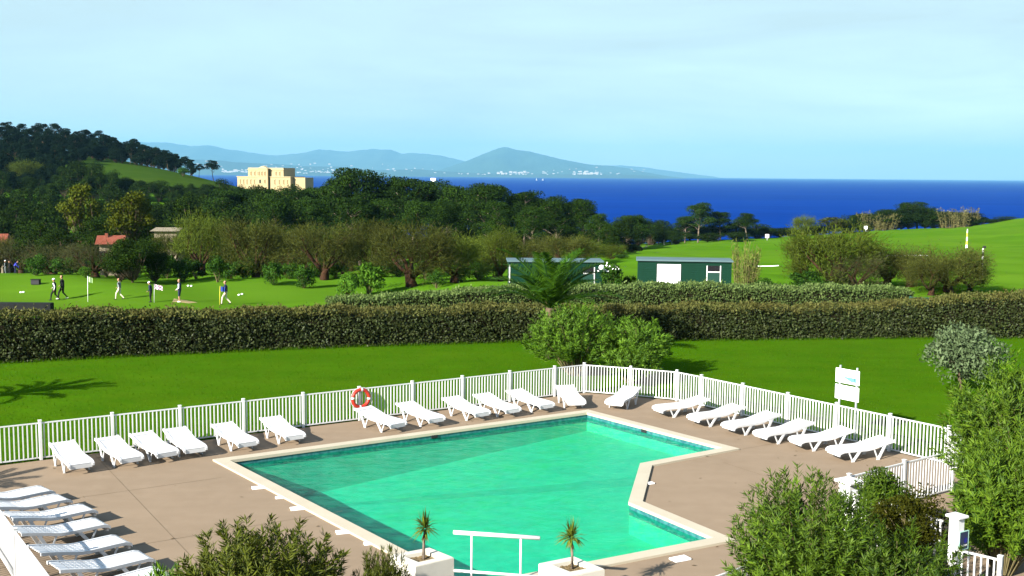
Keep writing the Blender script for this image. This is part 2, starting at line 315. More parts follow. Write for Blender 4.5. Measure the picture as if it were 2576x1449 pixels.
# deck slab with the pool opening
CW = 0.36
INNER = offset_poly(POOL, CW)
hole = offset_poly(POOL, .04)
bm = bmesh.new(); polys = [[Vector((p.x, p.y, 0)) for p in DECK], [Vector((p.x, p.y, 0)) for p in reversed(hole)]]
flat = [v for pl in polys for v in pl]; bv = [bm.verts.new(v) for v in flat]
for t in tessellate_polygon(polys): bm.faces.new([bv[i] for i in t])
nD = len(DECK); lowv = [bm.verts.new((p.x, p.y, -.35)) for p in DECK]
for i in range(nD): bm.faces.new((bv[i], bv[(i + 1) % nD], lowv[(i + 1) % nD], lowv[i]))
me = mesh_bm('pool_deck', bm)
for p in me.polygons:
    pass
deck = link('pool_deck', me, M['deck'], label='beige concrete deck around the swimming pool', kind='structure')
M['joint'] = mat('deck_joint', (.125, .095, .064), .95, .0, noise=(3, (.155, .12, .08), .7))
for (x0, y0, x1, y1) in ((-12.4, 32.1, -6.6, 22.8), (-15.2, 29.3, -9.6, 20.3), (-16.5, 24.4, -8.0, 29.75), (-12.5, 21.6, -4.2, 26.8), (7.2, 33.45, 10.5, 35.55), (5.35, 24.85, 8.2, 26.65), (6.3, 31.8, 9.2, 27.1), (9.4, 36.2, 12.2, 31.6)):
    bm = bmesh.new(); d_ = Vector((x1 - x0, y1 - y0)); n2 = Vector((-d_.y, d_.x)).normalized() * .007; bm.faces.new([bm.verts.new((x, y, .004)) for x, y in ((x0 - n2.x, y0 - n2.y), (x1 - n2.x, y1 - n2.y), (x1 + n2.x, y1 + n2.y), (x0 + n2.x, y0 + n2.y))]); link('joint', mesh_bm('joint', bm), M['joint'], deck)
# pool: basin, waterline tiles, coping, water
pool = empty('swimming_pool', (0, 0, 0), label='angular swimming pool with pale stone coping and green water', cat='swimming pool')
WZ, DEPTH = -.14, -1.6
I2 = offset_poly(POOL, CW - .03); n = len(I2)
bm = bmesh.new(); _nl = Vector((.79, .61)); lo = [bm.verts.new((p.x, p.y, -.62 + (DEPTH + .62) * max(0, 1 - max(0, (p - POOL[0]).dot(_nl)) / 8.5))) for p in I2]; hi = [bm.verts.new((p.x, p.y, -.30)) for p in I2]
for i in range(n): bm.faces.new((lo[i], hi[i], hi[(i + 1) % n], lo[(i + 1) % n]))
for t in tessellate_polygon([[Vector((p.x, p.y, 0)) for p in I2]]): bm.faces.new([lo[i] for i in t])
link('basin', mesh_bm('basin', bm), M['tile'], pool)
for i in range(n):
    a, b = I2[i], I2[(i + 1) % n]; e = (b - a).normalized(); nn = Vector((e.y, -e.x)); bm = bmesh.new()
    q = [a, b, b - nn * .03, a - nn * .03]
    vv = [bm.verts.new((p.x, p.y, -.30)) for p in q[:2]] + [bm.verts.new((p.x, p.y, -.005)) for p in (q[1], q[0])]
    bm.faces.new(vv); link('tile_band', mesh_bm('tile_band', bm), M['band'], pool)
OUT = POOL
for i in range(n):
    j = (i + 1) % n; bm = bmesh.new(); a, b, c, d = OUT[i], OUT[j], INNER[j], INNER[i]
    prism(bm, [a, b, c, d], -.03, .055); me = mesh_bm('coping', bm)
    link('coping', me, M['coping'], pool)
M['water'] = bpy.data.materials.new('pool_water'); m = M['water']; m.use_nodes = True; t = m.node_tree; t.nodes.clear(); L = t.links.new
out = t.nodes.new('ShaderNodeOutputMaterial'); tr = t.nodes.new('ShaderNodeBsdfTransparent'); tr.inputs[0].default_value = (.28, .95, .76, 1)
df = t.nodes.new('ShaderNodeBsdfDiffuse'); df.inputs[0].default_value = (.008, .46, .24, 1)
gl = t.nodes.new('ShaderNodeBsdfGlossy'); gl.inputs['Roughness'].default_value = .06; gl.inputs['Color'].default_value = (.8, .8, .8, 1)
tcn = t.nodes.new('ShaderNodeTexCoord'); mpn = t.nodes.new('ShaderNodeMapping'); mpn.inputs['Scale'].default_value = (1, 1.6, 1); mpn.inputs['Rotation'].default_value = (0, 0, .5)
n1 = t.nodes.new('ShaderNodeTexNoise'); n1.inputs['Scale'].default_value = 1.7; n1.inputs['Detail'].default_value = 4; n1.inputs['Distortion'].default_value = 1.2
bp_ = t.nodes.new('ShaderNodeBump'); bp_.inputs['Strength'].default_value = .8; bp_.inputs['Distance'].default_value = .07
L(tcn.outputs['Object'], mpn.inputs[0]); L(mpn.outputs[0], n1.inputs['Vector']); L(n1.outputs['Fac'], bp_.inputs['Height']); L(bp_.outputs[0], gl.inputs['Normal']); L(bp_.outputs[0], df.inputs['Normal'])
lw_ = t.nodes.new('ShaderNodeLayerWeight'); pw = t.nodes.new('ShaderNodeMath'); pw.operation = 'POWER'; pw.inputs[1].default_value = 5; L(lw_.outputs['Facing'], pw.inputs[0]); fr = t.nodes.new('ShaderNodeMath'); fr.operation = 'MULTIPLY_ADD'; fr.inputs[1].default_value = .55; fr.inputs[2].default_value = .015; L(pw.outputs[0], fr.inputs[0])
s1 = t.nodes.new('ShaderNodeMixShader'); s1.inputs[0].default_value = .07; n3 = t.nodes.new('ShaderNodeTexNoise'); n3.inputs['Scale'].default_value = 1.1; n3.inputs['Detail'].default_value = 5; n3.inputs['Distortion'].default_value = 1.5; L(mpn.outputs[0], n3.inputs['Vector']); m3 = t.nodes.new('ShaderNodeMapRange'); m3.inputs['From Min'].default_value = .38; m3.inputs['From Max'].default_value = .66; m3.inputs['To Min'].default_value = .0; m3.inputs['To Max'].default_value = .13; L(n3.outputs['Fac'], m3.inputs['Value']); L(m3.outputs['Result'], s1.inputs[0]); L(tr.outputs[0], s1.inputs[1]); L(df.outputs[0], s1.inputs[2])  # noise on the diffuse share imitates mottled light refracted by ripples
s2 = t.nodes.new('ShaderNodeMixShader'); L(fr.outputs[0], s2.inputs[0]); L(s1.outputs[0], s2.inputs[1]); L(gl.outputs[0], s2.inputs[2]); L(s2.outputs[0], out.inputs['Surface'])
bm = bmesh.new(); wv = [bm.verts.new((p.x, p.y, WZ)) for p in I2]
for tt in tessellate_polygon([[Vector((p.x, p.y, 0)) for p in I2]]): bm.faces.new([wv[i] for i in tt])
bmesh.ops.recalc_face_normals(bm, faces=bm.faces)
if sum(f.normal.z for f in bm.faces) < 0: bmesh.ops.reverse_faces(bm, faces=bm.faces)
me = bpy.data.meshes.new('pool_water'); bm.to_mesh(me); bm.free()
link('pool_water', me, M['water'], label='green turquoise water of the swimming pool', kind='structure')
# skimmer mouths and the loose white slabs
for (xd, yd, i) in ((1083, 1096, 0), (1640, 1082, 1)):
    g = G(xd, yd, -.10); a, b = I2[i], I2[i + 1]; e = (b - a).normalized(); k = a + e * (Vector((g.x, g.y)) - a).dot(e); nn = Vector((e.y, -e.x))
    link('skimmer', box_mesh('skimmer', (.24, .04, .11), .008), M['dark'], pool, (k.x + nn.x * .015, k.y + nn.y * .015, -.075), (0, 0, math.atan2(e.y, e.x)))
for k, (xd, yd, lx, ly) in enumerate(((650, 1226, .34, .2), (703, 1251, .2, .14), (752, 1278, .42, .22), (868, 1337, .42, .22), (930, 1366, .26, .16), (1711, 1405, .42, .26), (1636, 1215, .2, .14))):
    g = G(xd, yd, .03); nm = ['nearest the far left pool corner', 'just below the topmost one', 'third down the left coping', 'fourth down the left coping', 'last before the planters'][k] if k < 5 else ['on the deck below the lower right pool corner', 'inside the notch of the pool'][k - 5]
    link('paving_slab', box_mesh('paving_slab', (lx, ly, .04), .006), M['blind'], None, (g.x, g.y, .024), (0, 0, .35 if k < 5 else .5), label='loose white paving slab ' + nm, cat='slab', group='white slabs beside the coping')
rl_ = np.random.default_rng(77); n_ = 130; lx = rl_.uniform(-13, 12, n_); ly = rl_.uniform(20, 40, n_)
ok = inside_np(lx, ly, offset_poly(DECK, .2)) & ~inside_np(lx, ly, POOL); lx, ly = lx[ok], ly[ok]; n_ = len(lx); la = rl_.uniform(0, 6.283, n_); A_ = np.stack([np.cos(la), np.sin(la), np.full(n_, .12)], -1); B_ = np.stack([-np.sin(la), np.cos(la), np.zeros(n_)], -1); C_ = np.stack([lx, ly, np.full(n_, .012)], -1); q_ = rl_.uniform(.025, .06, (n_, 1))
V_ = np.stack([C_, C_ + A_ * q_ + B_ * q_ * .4, C_ + A_ * q_ * 2.1, C_ + A_ * q_ - B_ * q_ * .4], 1)
link('fallen_leaves', mesh_np('fallen_leaves', V_, np.arange(n_ * 4).reshape(-1, 4)), mat('dead_leaf', (.06, .04, .018), .8, .1, noise=(3, (.12, .08, .03), .6)), label='few fallen dry leaves scattered on the beige deck', cat='leaves', kind='stuff')
# ------------------------------------------------------------------ sea, mountains, haze
M['sea'] = mat('sea_water', (.0006, .023, .175), .8, .0, noise=[(.0006, (.0008, .029, .205), .7, 6, (.3, 1.5, 1)), (.004, (.0005, .018, .145), .7, 6, (.25, 1.6, 1)), (.03, (.002, .034, .21), .35, 4, (.3, 1, 1))], bump=(.08, .4, .6))
sx = 38000; bm = bmesh.new()
for q in [[(-sx, 330), (sx, 330), (sx, 38000), (-sx, 38000)]]: bm.faces.new([bm.verts.new((a, b, -33)) for a, b in q])
link('sea', mesh_bm('sea', bm), M['sea'], label='deep blue sea out to the horizon', kind='structure')
def ridge(name, prof, dist, depth, col, label, seed, rough=.06):
    px = np.array([p[0] for p in prof], float); py = np.array([p[1] for p in prof], float)
    xs = np.linspace(px[0], px[-1], 170); ys = np.interp(xs, px, py)
    r = np.random.default_rng(seed); nz = np.convolve(r.normal(0, 1, len(xs) + 8), np.ones(9) / 9, 'valid')
    wx = (xs * S - 512) / F * dist
    hz = np.array([D(a, b, dist).z for a, b in zip(xs, ys)]); hz = hz + (hz + 33) * rough * nz
    hz[[0, -1]] = -36
    ts = np.linspace(-1, 1, 29); V = []
    for t_ in ts:
        f = (1 - abs(t_)) ** .9
        wob = 1 + .25 * np.sin(wx / (dist * .012) + t_ * 5) * (1 - f) * f * 2 + np.convolve(r.normal(0, .10, len(xs) + 4), np.ones(5) / 5, 'valid') * (1 - f)
        V.append(np.stack([wx, np.full_like(wx, dist + t_ * depth), -36 + (hz + 36) * f * wob], -1))
    V = np.array(V); a, b = V.shape[:2]; ix = np.arange(a * b).reshape(a, b)
    Fq = np.stack([ix[:-1, :-1], ix[:-1, 1:], ix[1:, 1:], ix[1:, :-1]], -1).reshape(-1, 4)
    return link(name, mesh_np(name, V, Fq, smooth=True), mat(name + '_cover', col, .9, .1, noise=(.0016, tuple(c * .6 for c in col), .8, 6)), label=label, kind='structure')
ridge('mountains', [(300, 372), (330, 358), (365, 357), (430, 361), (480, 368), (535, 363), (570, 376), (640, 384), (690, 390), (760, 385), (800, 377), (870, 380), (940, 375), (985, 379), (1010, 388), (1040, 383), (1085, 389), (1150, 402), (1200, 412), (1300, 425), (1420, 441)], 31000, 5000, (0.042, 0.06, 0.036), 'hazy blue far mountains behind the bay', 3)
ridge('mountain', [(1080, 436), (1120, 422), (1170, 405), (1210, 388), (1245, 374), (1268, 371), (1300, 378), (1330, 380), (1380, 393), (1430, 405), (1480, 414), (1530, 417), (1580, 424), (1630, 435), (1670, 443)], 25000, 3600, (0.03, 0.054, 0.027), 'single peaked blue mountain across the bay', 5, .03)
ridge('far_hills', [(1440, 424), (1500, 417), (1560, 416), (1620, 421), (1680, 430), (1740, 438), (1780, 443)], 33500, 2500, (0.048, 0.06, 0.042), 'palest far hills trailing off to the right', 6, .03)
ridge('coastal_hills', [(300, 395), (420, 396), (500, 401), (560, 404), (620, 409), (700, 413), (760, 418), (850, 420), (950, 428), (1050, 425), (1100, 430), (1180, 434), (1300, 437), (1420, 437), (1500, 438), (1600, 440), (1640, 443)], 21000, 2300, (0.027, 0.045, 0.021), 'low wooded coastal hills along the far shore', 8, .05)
# far town on the shore, a mass of specks
bm = bmesh.new(); r = random.Random(5)
def town(n_, x0, x1, y0, y1, dist, big):
    for _ in range(n_):
        p = D(r.uniform(x0, x1), r.triangular(y0, y1, y1), dist + r.uniform(-150, 150)); s_ = r.uniform(.5, 1) * big
        add_box(bm, (p.x, p.y, p.z), (s_ * r.uniform(.9, 2.2), s_ * .6, s_ * r.uniform(.45, .8)))
town(34, 560, 640, 424, 433, 18300, 30); town(30, 735, 860, 424, 436, 18300, 28); town(40, 640, 1100, 408, 430, 18400, 24); town(30, 420, 560, 400, 420, 18400, 24)
town(40, 1090, 1560, 433, 439, 18300, 26); town(20, 1250, 1330, 429, 437, 18300, 36); town(22, 1440, 1510, 431, 438, 18300, 40); town(16, 1350, 1640, 415, 436, 18400, 22)
bx = D(1000, 438, 12900)
link('far_town', mesh_bm('far_town', bm), mat('far_town_walls', (.32, .30, .28), .7, .2), label='white specks of the far town along the bay', cat='town', kind='stuff')
# ------------------------------------------------------------------ haze: one closed box of even thin air
M['haze'] = bpy.data.materials.new('haze'); m = M['haze']; m.use_nodes = True; t = m.node_tree; t.nodes.clear()
out = t.nodes.new('ShaderNodeOutputMaterial'); pv = t.nodes.new('ShaderNodeVolumePrincipled')
pv.inputs['Color'].default_value = (.19, .48, .72, 1); pv.inputs['Density'].default_value = 4.1e-5; pv.inputs['Anisotropy'].default_value = 0.0
t.links.new(pv.outputs[0], out.inputs['Volume'])
bm = bmesh.new(); add_box(bm, (0, 18500, 512), (100000, 41000, 1100)); hz = link('haze', mesh_bm('haze', bm), M['haze'], label='thin pale blue sea haze', cat='haze', kind='stuff')
# ------------------------------------------------------------------ vegetation builders
def unit(a): return a / np.maximum(np.linalg.norm(a, axis=-1, keepdims=True), 1e-9)
def leaf_quads(C, A, Lh, Wd, rng, curl=0.0, face=None):
    """diamond leaves at C along A (unit), length Lh, width Wd"""
    n = len(C); r = rng.normal(0, 1, (n, 3)) if face is None else face; B = unit(np.cross(A, r)); N = np.cross(A, B)
    Lh = np.broadcast_to(np.asarray(Lh, float), (n,))[:, None]; Wd = np.broadcast_to(np.asarray(Wd, float), (n,))[:, None]
    V = np.empty((n, 4, 3)); V[:, 0] = C; V[:, 2] = C + A * Lh - N * Lh * curl
    mid = C + A * Lh * .45; V[:, 1] = mid + B * Wd * .5; V[:, 3] = mid - B * Wd * .5
    return V
def quads_mesh(name, Vs, mi=None):
    V = np.concatenate(Vs); n = len(V); return mesh_np(name, V, np.arange(n * 4).reshape(-1, 4), mi)
def on_ellipsoid(n, c, r, rng, shell=.35, up=0.0):
    d = unit(rng.normal(0, 1, (n, 3)) + np.array([0, 0, up])); k = 1 - shell * rng.random(n) ** 1.5
    return np.asarray(c) + d * np.asarray(r) * k[:, None], unit(d / np.asarray(r))
def tube_bm(bm, p0, p1, r0, r1, rng, bend=.15, seg=6, k=4):
    p0, p1 = np.asarray(p0, float), np.asarray(p1, float); L_ = np.linalg.norm(p1 - p0); off = rng.normal(0, bend * L_ * .5, 3)
    pts, rad = [], []
    for i in range(k + 1):
        t = i / k; pts.append(Vector(p0 + (p1 - p0) * t + off * math.sin(math.pi * t))); rad.append(r0 + (r1 - r0) * t)
    add_tube(bm, pts, rad, seg); return [np.array(p) for p in pts]
TREES = {}
def tree_parts(name, trunk_me, crown_me, tm, cm):
    if tm is not None and not trunk_me.materials: trunk_me.materials.append(tm)
    if not crown_me.materials: crown_me.materials.append(cm)
    TREES[name] = (trunk_me, crown_me)
def make_pine(name, seed, h, cr, spread, leafm, barkm, base=.42, flat=.6, nc=17, per=150, ls=.40):
    rng = np.random.default_rng(seed); bm = bmesh.new(); lean = rng.normal(0, .05 * h, 2)
    top = np.array([lean[0], lean[1], h * .86]); P = tube_bm(bm, (0, 0, -.5), top, h * .020, h * .007, rng, .04, 7, 6); Q = []
    for i in range(nc):
        t = rng.random() ** .8; zc = h * (base + (.95 - base) * t); rad = cr * (1 - .65 * t ** 1.6) * math.sqrt(rng.uniform(.05, 1)); a = rng.uniform(0, 6.283)
        kz = min(zc / h, .86) / .86; o = np.array([lean[0] * kz, lean[1] * kz]); c = np.array([o[0] + math.cos(a) * rad, o[1] + math.sin(a) * rad, zc])
        s_ = cr * rng.uniform(.28, .46) * spread; rr = (s_, s_ * rng.uniform(.8, 1.15), s_ * flat)
        pts, nrm = on_ellipsoid(per, c, rr, rng, .5, .35)
        A = unit(nrm * .45 + rng.normal(0, .9, (per, 3)) + np.array([0, 0, .2])); fc = nrm + rng.normal(0, .35, (per, 3))
        Q.append(leaf_quads(pts - A * ls * .5, A, ls * rng.uniform(.7, 1.3, per), ls * .6 * rng.uniform(.7, 1.3, per), rng, 0, fc))
        bz = max(zc - rad * .5 - .5, h * .25); k0 = min(bz / h / .86, 1); tube_bm(bm, (lean[0] * k0, lean[1] * k0, bz), c, h * .007, h * .003, rng, .12, 5, 3)
    tree_parts(name, mesh_bm(name + '_trunk', bm, True), quads_mesh(name + '_crown', Q), barkm, leafm)
def make_round(name, seed, h, cr, leafm, barkm, nc=22, per=150, ls=.35, zb=.25, wr=.6, stems=1):
    rng = np.random.default_rng(seed); bm = bmesh.new(); Q = []
    for s_ in range(stems):
        a = rng.uniform(0, 6.283); tube_bm(bm, (0, 0, -.4), (math.cos(a) * cr * .3 * (stems > 1), math.sin(a) * cr * .3 * (stems > 1), h * .7), h * .022, h * .008, rng, .1, 6, 5)
    for i in range(nc):
        d = unit(rng.normal(0, 1, 3)); k = rng.uniform(.35, .85); zc = h * (zb + (1 - zb) * .5) + d[2] * k * h * (1 - zb) * .5
        wz = 1 - .35 * max(d[2], 0); c = np.array([d[0] * k * cr * wz, d[1] * k * cr * wz, zc]); s_ = cr * rng.uniform(.26, .45)
        pts, nrm = on_ellipsoid(per, c, (s_, s_, s_ * .8), rng, .55, .25)
        A = unit(nrm * .35 + rng.normal(0, .9, (per, 3)) + np.array([0, 0, .2])); fc = nrm + rng.normal(0, .4, (per, 3))
        Q.append(leaf_quads(pts - A * ls * .5, A, ls * rng.uniform(.7, 1.3, per), ls * wr * rng.uniform(.7, 1.3, per), rng, 0, fc))
        tube_bm(bm, (c[0] * .15, c[1] * .15, h * zb * .9), c, h * .010, h * .003, rng, .15, 5, 3)
    tree_parts(name, mesh_bm(name + '_trunk', bm, True), quads_mesh(name + '_crown', Q), barkm, leafm)
def make_tamarisk(name, seed, h, cr, leafm, n=6500, limbs=7, strip=.045):
    rng = np.random.default_rng(seed); bm = bmesh.new(); tw = []
    tube_bm(bm, (0, 0, -.3), (rng.normal(0, .15), rng.normal(0, .15), h * .2), h * .085, h * .06, rng, .05, 9, 3)
    ends = []
    for i in range(limbs):
        a = i * 6.283 / limbs + rng.uniform(-.3, .3); e = np.array([math.cos(a) * cr * rng.uniform(.45, .75), math.sin(a) * cr * rng.uniform(.45, .75), h * rng.uniform(.5, .66)])
        P = tube_bm(bm, (math.cos(a) * h * .03, math.sin(a) * h * .03, h * .16), e, h * .034, h * .010, rng, .18, 6, 5)
        for j in range(4):
            e2 = P[3] + (e - P[3]) * rng.random() + unit(np.array([math.cos(a) * .5 + rng.normal(0, .5), math.sin(a) * .5 + rng.normal(0, .5), 1.0 + rng.random()])) * h * rng.uniform(.18, .32)
            tube_bm(bm, P[3] + (e - P[3]) * rng.random() * .6, e2, h * .009, h * .003, rng, .2, 4, 3); ends.append(e2)
        ends.append(e)
    for i in range(limbs * 3):
        a = rng.uniform(0, 6.283); k = cr * rng.uniform(.55, 1.0); ends.append(np.array([math.cos(a) * k, math.sin(a) * k, h * rng.uniform(.22, .62)]))
    ends = np.array(ends); ne = len(ends); wt = rng.uniform(.4, 1.6, ne); wt /= wt.sum(); pick = rng.choice(ne, n, p=wt)
    c = ends[pick] + rng.normal(0, 1, (n, 3)) * np.array([cr * .15, cr * .15, h * .085]); c[:, 2] = np.maximum(c[:, 2], h * .08)
    A = unit(np.stack([c[:, 0] / cr * .55, c[:, 1] / cr * .55, np.full(n, .9)], -1) + rng.normal(0, .7, (n, 3)))
    Q = [leaf_quads(c, A, h * rng.uniform(.035, .10, n), strip * rng.uniform(.6, 1.5, n), rng, .1, unit(c - ends[pick] + np.array([0, 0, .05])) + unit(c - np.array([0, 0, h * .35])) * .8 + rng.normal(0, .4, (n, 3)))]
    tree_parts(name, mesh_bm(name + '_trunk', bm, True), quads_mesh(name + '_crown', Q), M['barkred'], leafm)
def put(kind, name, loc, sc, rz, label, cat, group=None, sz=None, pn=('trunk', 'crown')):
    o = empty(name, loc, rz, label=label, cat=cat, group=group); o.scale = (sc, sc, sz or sc)
    t_, c_ = TREES[kind]; link(pn[0], t_, None, o); link(pn[1], c_, None, o); return o
def make_shrub(name, seed, rx, ry, h, leafm, n_st, per, ll, lw, base=.3, open_=.0, stemr=.012, droop=.0, rows=0.55):
    """stems fanning from the base, whorls of narrow leaves along their outer part"""
    rng = np.random.default_rng(seed); bm = bmesh.new(); C, A = [], []
    for i in range(n_st):
        a = rng.uniform(0, 6.283); el = math.acos(rng.uniform(-.12, .98)); k = rng.uniform(.72, 1.03) if i % 3 else rng.uniform(.45, .8)
        e = np.array([math.sin(el) * math.cos(a) * rx * k, math.sin(el) * math.sin(a) * ry * k, h * .42 + math.cos(el) * h * .58 * k]); e[2] = max(e[2], h * base * .6)
        b = np.array([e[0] * .18, e[1] * .18, 0.0]); m_ = np.array([e[0] * .62, e[1] * .62, e[2] * .60])
        if i % 3 == 0 or n_st < 120: add_tube(bm, [Vector(b), Vector(m_), Vector(e)], [stemr * 1.6, stemr, stemr * .45], 4, False)
        tt = 1 - rows * rng.random(per) ** 1.25; tt = tt[:, None]
        P = (1 - tt) ** 2 * b + 2 * tt * (1 - tt) * m_ + tt ** 2 * e; T = unit(2 * (1 - tt) * (m_ - b) + 2 * tt * (e - m_))
        R = unit(np.cross(T, rng.normal(0, 1, (per, 3)))); C.append(P + rng.normal(0, .012, (per, 3))); A.append(unit(T * rng.uniform(.35, 1.1, (per, 1)) + R + np.array([0, 0, -droop])))
    C = np.concatenate(C); A = np.concatenate(A); n = len(C)
    fc = unit(C - np.array([0, 0, h * .4])) + np.array([0, 0, .5]) + rng.normal(0, .5, (n, 3))
    Q = [leaf_quads(C, A, ll * rng.uniform(.65, 1.2, n), lw * rng.uniform(.75, 1.25, n), rng, .08, fc)]
    tree_parts(name, mesh_bm(name + '_stems', bm, True), quads_mesh(name + '_leaves', Q), M['stem'], leafm)
SP = ('stems', 'foliage')
# ------------------------------------------------------------------ hedges
def hedge(name, line, hts, thick, leafs, label, dens, seed, ls=.11, topn=1):
    rng = np.random.default_rng(seed); pts = [np.array(p, float) for p in line]; seg = [np.linalg.norm(b - a) for a, b in zip(pts, pts[1:])]; cum = np.concatenate([[0], np.cumsum(seg)]); Lt = cum[-1]
    def at(s): return np.array([np.interp(s, cum, [p[0] for p in pts]), np.interp(s, cum, [p[1] for p in pts])]).T
    def hh(s): return np.interp(s / Lt, np.linspace(0, 1, len(hts)), hts) + .06 * np.sin(s * 1.7) + .06 * np.sin(s * .6 + 1) + .035 * np.sin(s * 4.1) + .03 * np.sin(s * 7.3 + 2)
    def nrm(s):
        d = unit(at(np.minimum(s + .3, Lt)) - at(np.maximum(s - .3, 0))); return np.stack([d[:, 1], -d[:, 0]], -1)     # towards the camera
    root = empty(name, (*pts[len(pts) // 2], 0), label=label, cat='hedge'); ox, oy = pts[len(pts) // 2]; gz = lambda x, y: np.array([terr(a, b) for a, b in zip(x, y)])
    # added solid dark core, blocks light between the leaves
    ss = np.linspace(0, Lt, int(Lt / .8)); c = at(ss); nn = nrm(ss); h_ = hh(ss) - .10; g0 = gz(c[:, 0], c[:, 1]); prof = [(-.08, 0), (-.06, .8), (-.14, .97), (-.5, 1.0), (-.86, .97), (-.94, .8), (-.94, 0)]
    V = np.array([[(c[i, 0] + nn[i, 0] * thick * a - ox, c[i, 1] + nn[i, 1] * thick * a - oy, g0[i] - .1 + h_[i] * b) for a, b in prof] for i in range(len(ss))]); k = len(prof); ix = np.arange(len(ss) * k).reshape(-1, k)
    link('dark_core', mesh_np('dark_core', V, np.stack([ix[:-1, :-1], ix[:-1, 1:], ix[1:, 1:], ix[1:, :-1]], -1).reshape(-1, 4)), M['hedgecore'], root)
    def leaves(nm, s, a, zf, out, mat_):
        n = len(s); c = at(s); q = nrm(s); h_ = hh(s); g_ = np.interp(s, ss, g0); P = np.stack([c[:, 0] + q[:, 0] * thick * a - ox, c[:, 1] + q[:, 1] * thick * a - oy, g_ + h_ * zf], -1) + rng.normal(0, .045, (n, 3))
        nf_ = np.stack([q[:, 0] * out[0], q[:, 1] * out[0], np.full(n, out[1])], -1); A = unit(nf_ * .4 + rng.normal(0, .8, (n, 3))); fc = nf_ + rng.normal(0, .45, (n, 3))
        link(nm, quads_mesh(nm, [leaf_quads(P, A, ls * rng.uniform(.6, 1.3, n), ls * .62 * rng.uniform(.7, 1.3, n), rng, .1, fc)]), mat_, root)
    n = int(Lt * np.mean(hts) * dens); s = rng.uniform(0, Lt, n); z = rng.random(n); bulge = (.07 * np.sin(s * 2.3 + z * 6) + .06 * np.sin(s * .9 - z * 3) + .04 * np.sin(s * 5.1 + z * 9)) / thick
    leaves('side_foliage', s, bulge - .10 * z ** 6 + rng.normal(0, .02, n), z * .96, (.55, .45), leafs[0])
    n = int(Lt * thick * dens * topn); s = rng.uniform(0, Lt, n); a = -rng.random(n); ed = np.minimum(-a, 1 + a); leaves('top_foliage', s, a, 1 - .10 * np.exp(-ed * 9) + rng.normal(0, .012, n) + np.where(rng.random(n) < .04, rng.random(n) * .13, 0), (.15, 1.0), leafs[1])
    for e_ in (0, Lt):
        pass
    n = int(thick * np.mean(hts) * dens * 2); s = np.where(rng.random(n) < .5, 0.02, Lt - .02) + rng.normal(0, .05, n); s = np.clip(s, 0, Lt); leaves('end_foliage', s, -rng.random(n), rng.random(n) * .97, (.2, .4), leafs[0])
    return root
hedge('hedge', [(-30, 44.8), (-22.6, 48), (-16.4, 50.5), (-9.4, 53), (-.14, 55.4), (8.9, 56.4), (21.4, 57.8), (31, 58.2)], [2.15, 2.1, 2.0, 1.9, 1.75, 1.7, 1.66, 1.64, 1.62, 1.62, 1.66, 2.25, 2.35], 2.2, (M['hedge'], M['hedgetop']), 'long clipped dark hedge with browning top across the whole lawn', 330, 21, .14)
hedge('low_hedge', [(-10.5, 64), (-6, 65.5), (2, 67), (12, 67.5), (24.6, 67.0)], [1.1, 1.45, 1.55, 1.62, 1.62, 1.62, 1.5], 2.2, (M['hedge2'], M['hedge2']), 'lower pale green clipped hedge behind the long dark hedge', 260, 22, .15)
# ------------------------------------------------------------------ tree prototypes
for k in range(5): make_pine('pine%d' % k, 100 + k, 16, 5.6, 1.0 + .1 * (k % 2), M['pine'], M['barkpale'], base=[.40, .46, .36, .5, .42][k], flat=[.6, .5, .7, .5, .62][k], nc=34, per=400, ls=.34)
for k in range(3): make_pine('umb%d' % k, 140 + k, 12, 4.2, 1.05, M['pine2'], M['bark'], base=.55, flat=.5, nc=17, per=230, ls=.44)
for k in range(4): make_round('oak%d' % k, 160 + k, 9, 4.0, M['oak'], M['bark'], nc=34, per=300, ls=.29, zb=.06)
make_round('yoak0', 171, 9, 2.4, M['olive'], M['bark'], nc=24, per=130, ls=.30, zb=.3); make_round('yoak1', 172, 9, 3.0, M['olive'], M['bark'], nc=26, per=130, ls=.32, zb=.35)
for k in range(3): make_tamarisk('tam%d' % k, 180 + k, 5.2, 2.9, M['tam'], n=8000)
for k in range(2): make_tamarisk('tamg%d' % k, 190 + k, 5.2, 2.7, M['tam2'], n=8000)
for k in range(2): make_tamarisk('tamb%d' % k, 195 + k, 5.2, 3.1, M['tam3'], n=5200, strip=.035)
for k in range(3): make_round('bush%d' % k, 200 + k, 2.2, 1.5, M['bush'], M['stem'], nc=16, per=120, ls=.20, zb=.02, stems=3)
for k in range(2): make_round('bright%d' % k, 210 + k, 2.2, 1.4, M['bushbright'], M['stem'], nc=16, per=110, ls=.22, zb=.02, stems=3)
make_round('silver', 221, 2.6, 2.0, M['silver'], M['bark'], nc=40, per=170, ls=.20, zb=.22, wr=.42, stems=2)
M['canemix'] = mat('cane_leaves', (.06, .07, .015), .7, .1, island=(.22, .20, .08), transl=.2)
